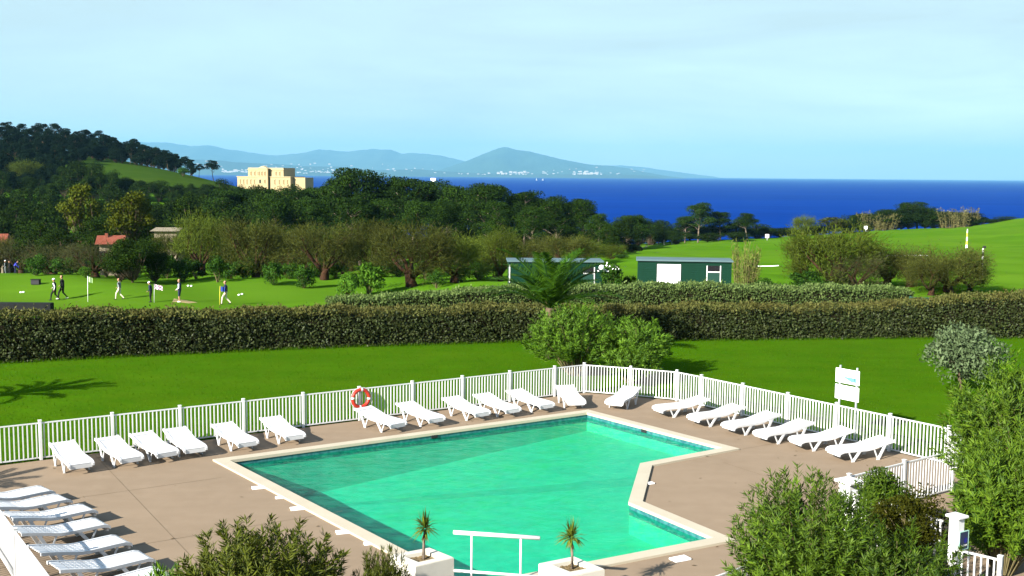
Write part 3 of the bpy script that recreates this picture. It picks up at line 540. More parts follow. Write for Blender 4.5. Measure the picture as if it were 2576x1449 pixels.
def make_cane(name, seed, n, h, r, leafm, plume=True):
    rng = np.random.default_rng(seed); bm = bmesh.new(); Q = []; cl = [(rng.uniform(-r, r) * .8, rng.uniform(-r, r) * .8, rng.uniform(.45, 1.0)) for _ in range(9)]
    for i in range(n):
        cx, cy, ch = cl[rng.integers(0, 9)]; b = np.array([cx + rng.normal(0, r * .22), cy + rng.normal(0, r * .22), 0]); hh = h * ch * rng.uniform(.65, 1.05); a = math.atan2(b[1], b[0]); ln = rng.uniform(.05, .35)
        e = b + np.array([math.cos(a) * ln * hh + rng.normal(0, .08 * hh), math.sin(a) * ln * hh * .7, hh]); m0 = b + (e - b) * .6 + np.array([0, 0, .08 * hh])
        add_tube(bm, [Vector(b), Vector(m0), Vector(e)], [.03 * h / 4, .022 * h / 4, .01 * h / 4], 4, False)
        m_ = 22; t = rng.uniform(.15, 1, (m_, 1)); P = b + (e - b) * t; A = unit(rng.normal(0, 1.0, (m_, 3)) + np.array([0, 0, .45])); Q.append(leaf_quads(P, A, h * rng.uniform(.06, .15, m_), h * .016, rng, .4))
        if plume and i % 3 == 0:
            P = e + rng.normal(0, .02 * h, (5, 3)) - np.array([0, 0, .05 * h]) * rng.random((5, 1)); A = unit(rng.normal(0, .35, (5, 3)) + np.array([.2, 0, 1])); Q.append(leaf_quads(P, A, h * .10, h * .02, rng, .1))
    tree_parts(name, mesh_bm(name + '_stalks', bm), quads_mesh(name + '_leaves', Q), M['cane'], leafm)
make_cane('canegreen', 301, 60, 4.2, 1.3, M['canegreen']); make_cane('canedry', 302, 90, 5, 2.6, M['canemix'])
rv = random.Random(99)
def fit(kind, name, xd, d, ytop, wd, label, cat, group=None, natural=(9, 4.0), pn=('trunk', 'crown')):
    g = GT(xd, d); h = D(xd, ytop, d).z - g.z; wr = wd * S / F * d / 2
    return put(kind, name, g, wr / natural[1], rv.uniform(0, 6), label, cat, group, sz=h / natural[0], pn=pn)

# hill forest on the left skyline: copies of umbrella pines
HS = [(-140, 560, 12), (-60, 570, 12.5), (-20, 590, 12), (20, 560, 13), (60, 600, 12), (90, 560, 12), (118, 585, 13), (150, 560, 12.5), (178, 590, 12), (200, 560, 12), (228, 565, 11.5), (250, 590, 12), (272, 560, 11), (296, 560, 11), (318, 545, 10.5), (340, 555, 11), (360, 535, 9.5), (384, 540, 9.5), (404, 525, 8.5), (425, 520, 8.5), (446, 520, 8), (466, 515, 7.5), (486, 512, 7), (502, 508, 6.5),
      (10, 520, 11), (50, 515, 11), (85, 525, 11), (125, 520, 11), (165, 525, 11.5), (205, 520, 11), (240, 522, 10), (268, 515, 10), (300, 515, 9.5), (330, 512, 9), (362, 508, 8.5), (392, 505, 8), (30, 480, 10), (75, 470, 10), (110, 485, 10.5), (150, 480, 10), (190, 488, 9.5), (0, 450, 10), (45, 440, 10), (95, 445, 10), (140, 450, 9.5), (435, 500, 7), (460, 498, 6.5)]
for i, (xd, d, h) in enumerate(HS):
    put('umb%d' % (i % 3), 'pine_tree', GT(xd, d), h / 12 * rv.uniform(.95, 1.12), rv.uniform(0, 6), 'dark umbrella pine in the wood on the left hill', 'pine tree', 'pines on the left hill')
make_round('hillbush', 165, 9, 4.6, M['pine2'], M['bark'], nc=30, per=240, ls=.48, zb=.03)
make_round('hillbush2', 166, 9, 4.2, M['pine2'], M['bark'], nc=26, per=240, ls=.48, zb=.03)
hb = [(xd + rv.uniform(-12, 12), d, h) for d, h, xs_ in ((545, 8.5, range(-40, 390, 28)), (515, 8, range(-30, 440, 26)), (498, 6.5, range(-20, 500, 26)), (470, 7.5, range(-30, 215, 30)), (440, 7, range(-30, 190, 32)), (410, 7, range(-30, 180, 36)), (385, 7, range(-40, 175, 30)), (362, 7, range(-40, 200, 30))) for xd in xs_]
for i, (xd, d, h) in enumerate(hb):
    put('hillbush' if i % 2 else 'hillbush2', 'evergreen_tree', GT(xd, d), h / 9 * rv.uniform(.85, 1.2), rv.uniform(0, 6), 'dark low evergreen tree under the pines of the left hill', 'tree', 'low evergreens of the left hill')
put('umb1', 'pine_tree', GT(425, 495), .62, 1, 'rounded pine standing clear at the right foot of the hill wood', 'pine tree')
put('bush1', 'bush', GT(462, 470), 2.4, 0, 'lone dark bush on the hillside meadow beside the sandy track', 'bush', sz=1.7)
# wood in front of the hill and behind the tamarisks: dark evergreen crowns
WS = [(-60, 330, 9), (0, 340, 9), (40, 300, 9), (80, 345, 8.5), (120, 320, 9.5), (165, 350, 10), (200, 320, 10), (235, 345, 8), (280, 330, 7.5), (320, 350, 7), (360, 330, 7), (400, 345, 6.5), (440, 330, 6.5), (480, 345, 6.5), (520, 330, 7), (-40, 250, 9), (20, 240, 9.5), (70, 255, 9), (115, 240, 9.5), (160, 255, 9), (260, 245, 9.5), (305, 255, 9), (350, 240, 9), (395, 255, 9.5), (440, 245, 9), (485, 255, 9), (530, 245, 9.5), (575, 250, 9.5), (0, 190, 9), (55, 185, 8.5), (110, 195, 9), (300, 185, 9), (420, 190, 9.5), (470, 185, 9), (525, 195, 10), (580, 185, 10), (630, 195, 10), (680, 190, 10), (730, 185, 10), (610, 300, 9), (660, 320, 9), (710, 300, 9), (760, 320, 9)]
for i, (xd, d, h) in enumerate(WS):
    put('oak%d' % (i % 4), 'oak_tree', GT(xd, d), h / 9 * rv.uniform(.95, 1.1) * (1.12 if d < 300 else 1.0), rv.uniform(0, 6), 'dark evergreen tree in the dense wood below the left hill', 'tree', 'evergreen wood below the hill')
for i, (xd, d, yt, wd) in enumerate([(205, 350, 398, 90), (245, 345, 412, 80), (285, 345, 425, 80), (325, 350, 438, 80), (365, 345, 450, 80), (405, 350, 456, 80), (445, 345, 460, 80), (485, 350, 461, 80), (525, 345, 458, 80), (560, 350, 452, 70), (600, 340, 462, 70), (640, 340, 468, 80), (690, 330, 470, 80), (740, 330, 468, 80), (785, 300, 472, 80)]):
    fit('oak%d' % (i % 4), 'oak_tree', xd, d, yt, wd, 'evergreen tree along the lower edge of the hill meadow', 'tree', 'trees edging the hill meadow')
put('yoak0', 'yellow_green_tree', GT(205, 150), 1.25, 0, 'tall yellow-green tree standing out of the dark left wood', 'tree', sz=1.5)
put('yoak1', 'yellow_green_tree', GT(330, 125), .95, 1, 'sparse yellow-green tree with bare pale limbs above the red roof', 'tree', sz=1.0)
put('tamg1', 'pale_tree', GT(75, 385), 2.3, 1, 'flat-topped pale olive tree beneath the hill wood', 'tree', sz=1.7)
put('umb0', 'pine_tree', GT(540, 520), .85, 2, 'spreading pine just left of the cream villa', 'pine tree')
# the pine belt
PB = [(905, 190, 427, 'tallest broad pine breaking the sea horizon'), (870, 205, 455, 'pine leaning against the left of the tallest one'), (950, 196, 450, 'pine crown on the right shoulder of the tallest one'), (1035, 188, 452, 'broad pine with its left flank against the sea gap'), (1090, 196, 463, 'pine below the small white floodlight'), (1150, 190, 470, 'pine in the middle of the belt'), (1215, 182, 468, 'pine with tall pale bare trunk behind the tamarisks'), (1262, 190, 478, 'narrow pine beside the tall pale trunk'), (1315, 186, 484, 'flat-topped pine left of the last big one'), (1400, 180, 500, 'left half of the last big pine pair of the belt'), (1465, 182, 502, 'last big pine at the right end of the belt')]
for i, (xd, d, ytop, lab) in enumerate(PB):
    g = GT(xd, d); h = D(xd, ytop, d).z - g.z; put('pine%d' % (i % 5), 'pine_tree', g, h / 15.6, rv.uniform(0, 6), lab, 'pine tree', 'pines of the belt', sz=h / 15.6)
PF = [(800, 215, 475), (845, 225, 470), (760, 205, 478), (715, 215, 480), (665, 205, 476), (620, 215, 482), (575, 210, 480), (985, 215, 478), (1120, 215, 482), (1180, 220, 484), (1290, 215, 492), (1355, 210, 500), (1430, 215, 510), (690, 170, 500), (790, 172, 505), (880, 168, 500), (960, 170, 505), (1060, 170, 508), (1130, 168, 512), (1250, 168, 512), (1340, 166, 525), (1500, 175, 540), (1375, 195, 515)]
for i, (xd, d, ytop) in enumerate(PF):
    g = GT(xd, d); h = D(xd, ytop, d).z - g.z; put('pine%d' % ((i * 2 + 1) % 5), 'pine_tree', g, h / 15.6 * .95, rv.uniform(0, 6), 'dark pine filling the belt behind the tamarisks', 'pine tree', 'pines filling the belt', sz=h / 15.6)
for i, (xd, d, h) in enumerate([(640, 150, 3.4), (700, 150, 3.6), (850, 150, 3.2), (930, 150, 3.4), (1010, 152, 3.6), (1100, 150, 3.4), (1190, 150, 3.2), (1280, 150, 3.6), (1340, 150, 3.4), (560, 150, 3.4), (480, 150, 3.4), (1400, 160, 3.6), (1470, 160, 4), (1530, 165, 4), (1165, 178, 6), (1185, 182, 6.5), (1205, 178, 6), (1150, 200, 6), (1190, 205, 6), (1230, 200, 6), (1270, 205, 6), (1310, 200, 6), (1350, 205, 6), (1390, 200, 6), (1430, 205, 6), (1470, 200, 6), (1510, 210, 6), (1545, 225, 6.5), (1575, 240, 7), (1605, 270, 7), (1635, 290, 7), (1050, 200, 6), (1100, 205, 6), (950, 200, 6), (1000, 205, 6)]):
    put('oak%d' % (i % 4), 'understory_bush', GT(xd, d), h / 9, rv.uniform(0, 6), 'dark undergrowth bush at the foot of the pine belt', 'bush', 'undergrowth below the pines', sz=h / 8)
# trees on the cliff edge to the right
PN = (15.6, 4.9)
for i, (k, xd, d, yt, wd, lab, nat) in enumerate([
    ('pine2', 1570, 250, 545, 110, 'bushy pine right of the last big belt pine', PN), ('oak1', 1640, 300, 562, 110, 'round yellowish tree at the left end of the cliff trees', (9, 4)), ('pine4', 1755, 310, 514, 78, 'tall twin-crowned pine on the cliff edge', PN), ('pine0', 1722, 312, 545, 60, 'lower pine hugging the twin-crowned one', PN),
    ('pine1', 1812, 315, 535, 66, 'thin open pine against the sea', PN), ('pine3', 1880, 310, 537, 58, 'round-headed pine above the cane clump', PN), ('oak0', 1700, 295, 578, 90, 'low round bush before the twin-crowned pine', (9, 4)), ('oak2', 1780, 295, 585, 90, 'low dark bush at the edge of the far green', (9, 4)), ('oak3', 1850, 300, 578, 80, 'dark thicket behind the cane clump', (9, 4)), ('oak0', 1930, 318, 568, 60, 'cliff bush behind the white board', (9, 4)), ('oak1', 1985, 325, 573, 70, 'low cliff bush right of the white board', (9, 4)), ('oak2', 2045, 325, 566, 80, 'pale cliff bush beside the loose tree', (9, 4)),
    ('yoak1', 2095, 320, 545, 90, 'loose feathery tree before the sea', (9, 3)), ('tamg0', 2020, 320, 545, 70, 'faint thin tree blurring into the sea', (5.2, 2.8)), ('oak3', 2160, 328, 527, 90, 'dark rounded thicket at the left of the cliff hedge', (9, 4)), ('oak0', 2225, 330, 522, 110, 'dark thicket behind the left dry canes', (9, 4)), ('pine2', 2305, 328, 511, 90, 'highest dark crown of the cliff thicket', PN), ('oak1', 2265, 326, 535, 80, 'middle dark thicket on the cliff', (9, 4)), ('oak2', 2345, 326, 530, 90, 'dark thicket left of the pale canes', (9, 4)), ('oak3', 2400, 328, 525, 90, 'thicket behind the pale canes', (9, 4)), ('oak0', 2460, 320, 548, 80, 'rounded dark bush ending the cliff thicket', (9, 4)), ('oak1', 2530, 345, 545, 90, 'low bush on the crest at the right edge', (9, 4)), ('oak2', 2500, 340, 552, 60, 'small bush on the crest beside the dark end bush', (9, 4))]):
    fit(k, 'cliff_tree' if k[0] in 'py' else 'cliff_bush', xd, d, yt, wd, lab, 'tree' if k[0] in 'pyt' else 'bush', None, nat)
for xd, yt, wd, lab in ((2190, 532, 55, 'dry pale cane clump at the left of the cliff thicket'), (2222, 536, 50, 'second dry cane clump bending beside the first'), (2400, 524, 80, 'broad pale cane clump on the cliff thicket'), (2435, 520, 50, 'tallest pale canes near the right end of the thicket')):
    fit('canedry', 'cane_clump', xd, 322, yt, wd, lab, 'canes', 'dry canes on the cliff', (5, 2.6), ('stalks', 'foliage'))
fit('canegreen', 'cane_clump', 1877, 86, 597, 90, 'tall yellow-green cane clump at the corner of the right cabin', 'canes', None, (3.7, 2.2), ('stalks', 'foliage'))
# tamarisks and golf-course shrubs
TM = [('tamg0', 503, 108, 550, 150, 'bright olive tamarisk left of the tamarisk row'), ('tam0', 640, 104, 560, 190, 'wide olive tamarisk beside the flag carriers'), ('tam1', 812, 100, 570, 190, 'brown-green tamarisk with a dark hollow base'), ('tam2', 1035, 94, 565, 250, 'largest tamarisk with thick forked red trunk'), ('tamg1', 1140, 97, 588, 190, 'tamarisk with twin short red trunks'), ('tamg0', 1260, 102, 585, 120, 'slim tamarisk left of the first cabin'), ('tam0', 1425, 112, 595, 150, 'reddish tamarisk behind the first cabin'), ('tam1', 930, 106, 562, 130, 'tamarisk crown behind the bright green bushes'), ('tam2', 720, 112, 575, 150, 'tamarisk partly hidden between two wider ones'),
      ('tamb0', 235, 104, 615, 190, 'bare brown thicket left of the dark evergreen'), ('tamb1', 130, 112, 615, 180, 'grey-brown leafless shrub at the left'), ('tamb0', 20, 160, 600, 160, 'dull brown shrub at the left picture edge'), ('tamb1', 48, 151, 602, 130, 'brown shrub hiding the house at the left edge'), ('tam2', -12, 152, 600, 120, 'olive shrub cut by the left picture edge'), ('tam1', 420, 112, 590, 110, 'thin tamarisk by the cream wall'),
      ('tamg1', 2095, 84, 566, 250, 'largest bare tamarisk in front of the right fairway'), ('tam0', 2235, 86, 618, 170, 'middle tamarisk of the right group'), ('tam1', 2395, 82, 628, 215, 'rightmost tamarisk with reddish bare twigs'), ('tamg0', 2035, 86, 600, 150, 'leftmost olive tamarisk of the right group'), ('tam2', 2295, 85, 640, 170, 'tamarisk filling the gap before the rightmost one'), ('tam1', 2345, 80, 655, 130, 'low tamarisk at the end of the pale hedge'), ('tam0', 2445, 84, 660, 110, 'low tamarisk beside the striped post'), ('tamb0', 2160, 82, 640, 150, 'brown undergrowth tamarisk between the right ones')]
for (k, xd, d, yt, wd, lab) in TM: fit(k, 'tamarisk', xd, d, yt, wd, lab, 'tamarisk', 'tamarisks on the golf course', (5.0, 3.2))
put('tamb1', 'tamarisk', GT(2310, 105), .5, 1, 'small brown tamarisk behind the white curb', 'tamarisk', 'tamarisks on the golf course')
BS = [('oak0', 330, 98, 590, 140, 'big dark evergreen shrub below the red roof', (9, 4)), ('oak2', 300, 100, 625, 110, 'dark shrub mass left of the big evergreen', (9, 4)), ('oak1', 385, 100, 610, 90, 'dark leafy shrub right of the big evergreen', (9, 4)), ('bush0', 85, 102, 640, 75, 'dark bush beside the far left golfers', (2.2, 1.5)), ('bright0', 210, 100, 672, 40, 'small bright shrub at the foot of the brown thicket', (2.2, 1.4)), ('bush1', 545, 98, 645, 70, 'bush behind the golfer with the blue flag', (2.2, 1.5)), ('bush2', 685, 95, 650, 62, 'dark conical bush on the mound', (2.2, 1.5)), ('bush0', 762, 94, 668, 75, 'dark bush beneath the brown-green tamarisk', (2.2, 1.5)), ('bright1', 925, 91, 655, 90, 'large bright green bush before the forked tamarisk', (2.2, 1.4)), ('bright0', 873, 90, 690, 60, 'low bright bush left of the large one', (2.2, 1.4)), ('bush1', 1098, 90, 680, 50, 'small bush between the two trunks', (2.2, 1.5)), ('bush2', 2040, 82, 672, 110, 'dark bush at the foot of the right tamarisks', (2.2, 1.5)), ('bush0', 2130, 84, 690, 70, 'small dark bush under the largest right tamarisk', (2.2, 1.5)),
      ('bush1', 1545, 80, 665, 70, 'dark bush in the gap between the cabins', (2.2, 1.5)), ('bush2', 1585, 82, 688, 50, 'rounded bush left of the right cabin', (2.2, 1.5)), ('bush1', 1925, 80, 700, 70, 'low bush right of the right cabin', (2.2, 1.5)), ('bright1', 1655, 205, 636, 24, 'small tuft of bush on the far green', (2.2, 1.4)), ('bush0', 1562, 130, 640, 60, 'bush before the path to the far green', (2.2, 1.5)), ('oak2', 1590, 190, 600, 60, 'leafy bush where the path meets the pines', (9, 4))]
for (k, xd, d, yt, wd, lab, nat) in BS: fit(k, 'bush', xd, d, yt, wd, lab, 'bush', None, nat, SP)
for i, (xd, d, yt, wd) in enumerate([(-20, 172, 545, 170), (85, 150, 560, 120), (150, 128, 572, 120), (225, 120, 565, 110), (300, 130, 555, 130), (370, 126, 560, 130), (250, 138, 540, 140), (150, 140, 548, 130), (400, 140, 545, 140), (115, 118, 600, 70)]):
    fit('oak%d' % (i % 4), 'oak_tree', xd, d, yt, wd, 'dark evergreen tree close behind the brown thickets on the left', 'tree', 'near evergreens on the left')
for i, (xd, d, yt, wd) in enumerate([(450, 124, 590, 120), (560, 126, 580, 130), (690, 126, 585, 130), (770, 122, 590, 120), (880, 124, 592, 130), (980, 122, 595, 120), (1090, 124, 598, 130), (1180, 122, 600, 120), (1230, 118, 605, 100), (1330, 124, 604, 120), (1470, 124, 610, 130), (600, 112, 610, 100), (860, 112, 612, 90), (1540, 140, 615, 90)]):
    fit('tamg%d' % (i % 2) if i % 3 else 'tam%d' % (i % 3), 'tamarisk_scrub', xd, d, yt, wd, 'olive tamarisk scrub behind the front tamarisk row', 'scrub', 'scrub behind the tamarisks', (4.9, 3.2))
for i, (xd, d, yt, wd) in enumerate([(455, 102, 650, 60), (490, 104, 655, 70), (575, 102, 655, 70), (610, 103, 648, 70), (660, 105, 650, 60), (725, 102, 655, 60), (800, 104, 645, 70), (840, 101, 658, 70), (965, 102, 650, 70), (1000, 104, 660, 60), (1070, 104, 655, 70), (1160, 103, 658, 70), (1205, 105, 655, 70), (1245, 104, 660, 60), (160, 108, 640, 90), (200, 110, 640, 90), (265, 106, 640, 80), (415, 106, 630, 70)]):
    fit('bush%d' % (i % 3), 'low_scrub', xd, d, yt, wd, 'dark low scrub under the tamarisks', 'scrub', 'low scrub under the tamarisks', (2.2, 1.5), SP)
for i, (xd, d, yt, wd) in enumerate([(1610, 310, 571, 115), (1665, 316, 556, 115), (1735, 320, 558, 115), (1795, 320, 561, 115), (1850, 320, 556, 105), (1905, 323, 564, 95), (1960, 326, 571, 105), (2010, 326, 573, 105), (2070, 324, 566, 105), (2130, 324, 551, 105), (2175, 325, 536, 105), (2210, 325, 531, 105), (2250, 325, 521, 105), (2285, 325, 519, 105), (2325, 325, 517, 105), (2365, 325, 523, 105), (2405, 324, 531, 105), (2440, 322, 536, 105)]):
    fit('oak%d' % (i % 4), 'cliff_bush', xd, d, yt, wd, 'dark bush in the continuous thicket along the cliff edge', 'bush', 'thicket along the cliff edge')
# ------------------------------------------------------------------ garden shrubs
make_shrub('ol_c1', 401, 2.3, 1.9, 3.3, M['ctr'], 330, 46, .22, .045, stemr=.02); make_shrub('ol_c2', 402, 1.5, 1.5, 2.7, M['ctr'], 170, 44, .22, .045, stemr=.02, rows=.45); make_shrub('ol_c3', 403, 1.5, 1.2, 1.5, M['ctr'], 130, 40, .20, .045, stemr=.016)
put('ol_c1', 'oleander', (2.75, 46.2, -.06), 1, .4, 'large fresh green oleander behind the fence corner', 'oleander', None, pn=SP)
put('ol_c2', 'oleander', (5.35, 46.0, -.06), 1.02, 1.2, 'open pale-stemmed oleander right of the large one', 'oleander', None, pn=SP)
put('ol_c3', 'oleander', (4.9, 44.6, -.06), 1.05, 1.2, 'low leafy oleander in front touching the fence', 'oleander', None, pn=SP)
put('silver', 'silver_leaf_tree', (18.2, 43.6, -.06), .90, .5, 'small silver-green spreading tree on the right lawn', 'tree', sz=.92)
make_shrub('ol_n1', 411, 1.55, 1.5, 3.0, M['oleander2'], 430, 80, .165, .030, stemr=.011); make_shrub('ol_n2', 412, 2.0, 1.7, 3.4, M['oleander'], 400, 74, .165, .029, stemr=.011)
make_shrub('ol_n3', 413, 2.1, 1.8, 3.0, M['oleander'], 400, 74, .165, .029, stemr=.011); make_shrub('ol_r', 414, 2.3, 2.0, 4.4, M['oleander'], 480, 66, .20, .036, stemr=.012); make_shrub('ol_r2', 415, 1.9, 1.8, 3.3, M['oleander'], 380, 66, .22, .040, stemr=.012)
def PX(xd, d): return (xd * S - 512) / F * d
put('ol_n1', 'oleander', (PX(645, 17.2), 17.2, 0), 1.0, 0, 'olive-tinted oleander rising from the bottom edge left of the planters', 'oleander', None, pn=SP, sz=.97)
put('ol_c3', 'oleander', (PX(380, 18.0), 18.0, 0), .55, 2, 'oleander tips below the nearest left lounger', 'oleander', None, pn=SP, sz=1.22)
put('ol_n1', 'oleander', (PX(955, 17.5), 17.5, 0), .42, 2, 'few oleander tips beside the left planter', 'oleander', None, pn=SP, sz=.79)
put('ol_n2', 'oleander', (PX(2065, 19.4), 19.4, 0), .90, 1, 'broad oleander spilling over the deck at lower right', 'oleander', None, pn=SP, sz=.94)
put('ol_n3', 'oleander', (PX(2300, 18.4), 18.4, 0), .84, 2, 'darker oleander in front of the white pillar', 'oleander', None, pn=SP, sz=.84)
put('ol_r', 'oleander', (PX(2600, 26.2), 26.2, 0), .92, 2, 'tall oleander filling the right edge below the silver tree', 'oleander', None, pn=SP, sz=.97)
put('ol_r2', 'oleander', (PX(2570, 22.8), 22.8, 0), .72, 1, 'long-leaved oleander behind the bottom right railing', 'oleander', None, pn=SP, sz=.93)
make_round('dusk', 421, 2.0, 1.15, M['dusk'], M['stem'], nc=40, per=260, ls=.085, zb=.02, wr=.45, stems=3)
put('dusk', 'clipped_shrub', (PX(2325, 23.4), 23.4, 0), .9, 0, 'dark olive rounded shrub behind the pillar', 'shrub', None, pn=SP)
make_round('fineg', 422, 2.0, 1.0, M['oleander'], M['stem'], nc=34, per=240, ls=.10, zb=.02, wr=.4, stems=3)
put('fineg', 'clipped_shrub', (PX(2240, 24.6), 24.6, 0), .9, 0, 'fine-leaved green shrub inside the white fence angle', 'shrub', None, pn=SP)
# ------------------------------------------------------------------ palms
def make_palm(name, seed, nf, fl, trunk_h, leafm, droop=.5, leaflets=46, ll=.34):
    rng = np.random.default_rng(seed); bm = bmesh.new(); add_tube(bm, [Vector((0, 0, -.1)), Vector((0, 0, trunk_h * .5)), Vector((0, 0, trunk_h))], [.20, .17, .22], 10); root_t = mesh_bm(name + '_trunk', bm, True); fr = []
    for i in range(nf):
        a = i * 2.399 + rng.uniform(-.2, .2); el = .38 + 1.1 * (i / nf) + rng.uniform(-.1, .1); f = fl * rng.uniform(.85, 1.1); K = 14; pts = [np.array([0, 0, trunk_h])]; e = el
        for k in range(K):
            e -= droop * 1.5 / K * (k / K + .3) * 1.6; pts.append(pts[-1] + np.array([math.cos(a) * math.cos(e), math.sin(a) * math.cos(e), math.sin(e)]) * f / K)
        pts = np.array(pts); bm = bmesh.new(); add_tube(bm, [Vector(p) for p in pts], list(np.linspace(.032, .010, K + 1)), 4); rib = mesh_bm(name + '_rib', bm)
        t = np.repeat(np.linspace(.12, .99, leaflets), 2); sd = np.tile([1, -1], leaflets); P = np.stack([np.interp(t * K, np.arange(K + 1), pts[:, j]) for j in range(3)], -1); ti = np.minimum((t * K).astype(int), K - 1); T = unit(pts[ti + 1] - pts[ti])
        side = unit(np.cross(T, np.array([0, 0, 1.0]))); up = np.cross(side, T); n = len(t)
        A = unit(side * sd[:, None] * 1.0 + T * .75 + up * .28 + rng.normal(0, .08, (n, 3))); Ls = ll * np.sin(np.clip(t * .74 + .15, 0, 1) * math.pi) ** .6 * rng.uniform(.9, 1.1, n) * (fl / 2.3)
        B = unit(T + rng.normal(0, .1, (n, 3))); W_ = .055; V = np.empty((n, 4, 3)); V[:, 0] = P; V[:, 1] = P + A * Ls[:, None] * .4 + B * W_ * .5; V[:, 2] = P + A * Ls[:, None] - np.array([0, 0, .06]); V[:, 3] = P + A * Ls[:, None] * .4 - B * W_ * .5
        fr.append((rib, quads_mesh(name + '_leaflets', [V])))
    return root_t, fr
def put_palm(spec, loc, rz, label, cat, sc=1.0):
    o = empty('palm_tree', loc, rz, label=label, cat=cat); o.scale = (sc,) * 3; link('trunk', spec[0], M['bark'], o)
    for rib, lf in spec[1]: f = link('frond', rib, M['palm'], o); link('leaflets', lf, M['palm'], f)
pal = make_palm('palm', 501, 22, 3.5, 2.35, M['palm'], .46, 64, .50)
put_palm(pal, (PX(1385, 50.5), 50.5, -.06), .3, 'feathery palm rising behind the central oleanders', 'palm')
sh = G(140, 975, -.06); off = Vector((math.cos(SUN_AZ), math.sin(SUN_AZ), 0)) / math.tan(SUN_EL)
pal2 = make_palm('palm2', 502, 22, 2.2, 2.6, M['palm'], .55)
put_palm(pal2, (sh.x - off.x * 3.6, sh.y - off.y * 3.6, -.06), 0, 'palm beyond the left edge whose shadow lies on the lawn', 'palm')
sh = G(40, 1195, 0); put_palm(pal2, (sh.x - off.x * 3.4, sh.y - off.y * 3.4, 0), 1, 'palm beyond the left edge shading the deck corner', 'palm', .8)
# ------------------------------------------------------------------ pool fences
FH = 1.15
PICK = box_mesh('picket', (.031, .031, FH - .17), 0.0); POSTM = box_mesh('post', (.085, .085, FH + .02), .006); CAPM = box_mesh('post_cap', (.10, .10, .02), .004)
for m_ in (PICK, POSTM, CAPM): m_.materials.append(M['white'])
def fence(pts, label, z=0.0, group='white pool fences', posts=None):
    p0 = pts[0]; root = empty('pool_fence', (p0[0], p0[1], z), label=label, cat='fence', group=group); O = Vector((p0[0], p0[1], 0))
    for i, p in enumerate(pts):
        if posts is not None and i not in posts: continue
        P = Vector((p[0], p[1], 0)) - O; q = pts[min(i + 1, len(pts) - 1)]; r_ = pts[max(i - 1, 0)]; rz = math.atan2(q[1] - r_[1], q[0] - r_[0])
        po = link('post', POSTM, None, root, P + Vector((0, 0, (FH + .02) / 2 + .003)), (0, 0, rz)); link('post_cap', CAPM, None, po, (0, 0, (FH + .02) / 2 + .011))
    for a, b in zip(pts, pts[1:]):
        A, B = Vector((a[0], a[1], 0)) - O, Vector((b[0], b[1], 0)) - O; d = B - A; n_ = d.length; rz = math.atan2(d.y, d.x); mid = (A + B) / 2
        for nm, zz in (('top_rail', FH - .05), ('bottom_rail', .075)):
            link(nm, box_mesh(nm, (n_ - .086, .038, .034)), M['white'], root, mid + Vector((0, 0, zz)), (0, 0, rz))
        k = max(2, int(round((n_ - .1) / .118)))
        for j in range(k):
            t = (j + .5) / k; link('picket', PICK, None, root, A + d * ((.045 + (n_ - .09) * t) / n_) + Vector((0, 0, FH / 2 + .012)), (0, 0, rz))
    return root
e1 = Vector((1.708, 1.098))
L0 = Vector((-13.72, 31.46)); LP = [L0 + e1 * k for k in range(-3, 10)]; LP = [(p.x, p.y) for p in LP] + [(2.83, 42.1)]
fence(LP, 'long white picket fence along the left lawn with the lifebuoy')
fence([(2.83, 42.1), (4.56, 41.45), (6.21, 40.69)], 'short white picket fence across the far corner before the oleanders', posts=(1, 2))
fence([(6.21, 40.69), (6.97, 39.74), (8.15, 38.15), (9.33, 36.52), (10.51, 34.92), (11.69, 33.32), (12.87, 31.72)], 'white picket fence along the right side below the sign', posts=(1, 2, 3, 4, 5, 6))
fence([(12.87, 31.72), (12.95, 30.4), (12.55, 29.2)], 'white picket fence end seen edge-on beside the tall oleander', posts=(1, 2))
fence([(8.31, 26.37), (10.15, 27.75), (11.91, 29.0)], 'white picket fence closing the deck above the lower right oleander')
pB = G(2150, 1290, 1.0); fence([(8.0, 24.9), (8.9, 23.6), (9.3, 22.9)], 'white fence half hidden in the lower right shrubs', posts=(0, 1))
fence([(2.6, 18.5), (4.48, 20.12), (6.3, 21.9)], 'white picket fence cut by the bottom edge left of the oleander')
fence([(8.75, 21.2), (9.45, 20.55)], 'short white railing at the bottom right corner', posts=(1,))
fence([(-8.1, 18.9), (-10.05, 21.7), (-11.7, 24.1)], 'white picket fence behind the nearest left loungers', posts=(1, 2))
fence([(-11.4, 20.6), (-12.6, 22.4), (-13.4, 23.6)], 'second white fence beyond the bottom left corner')
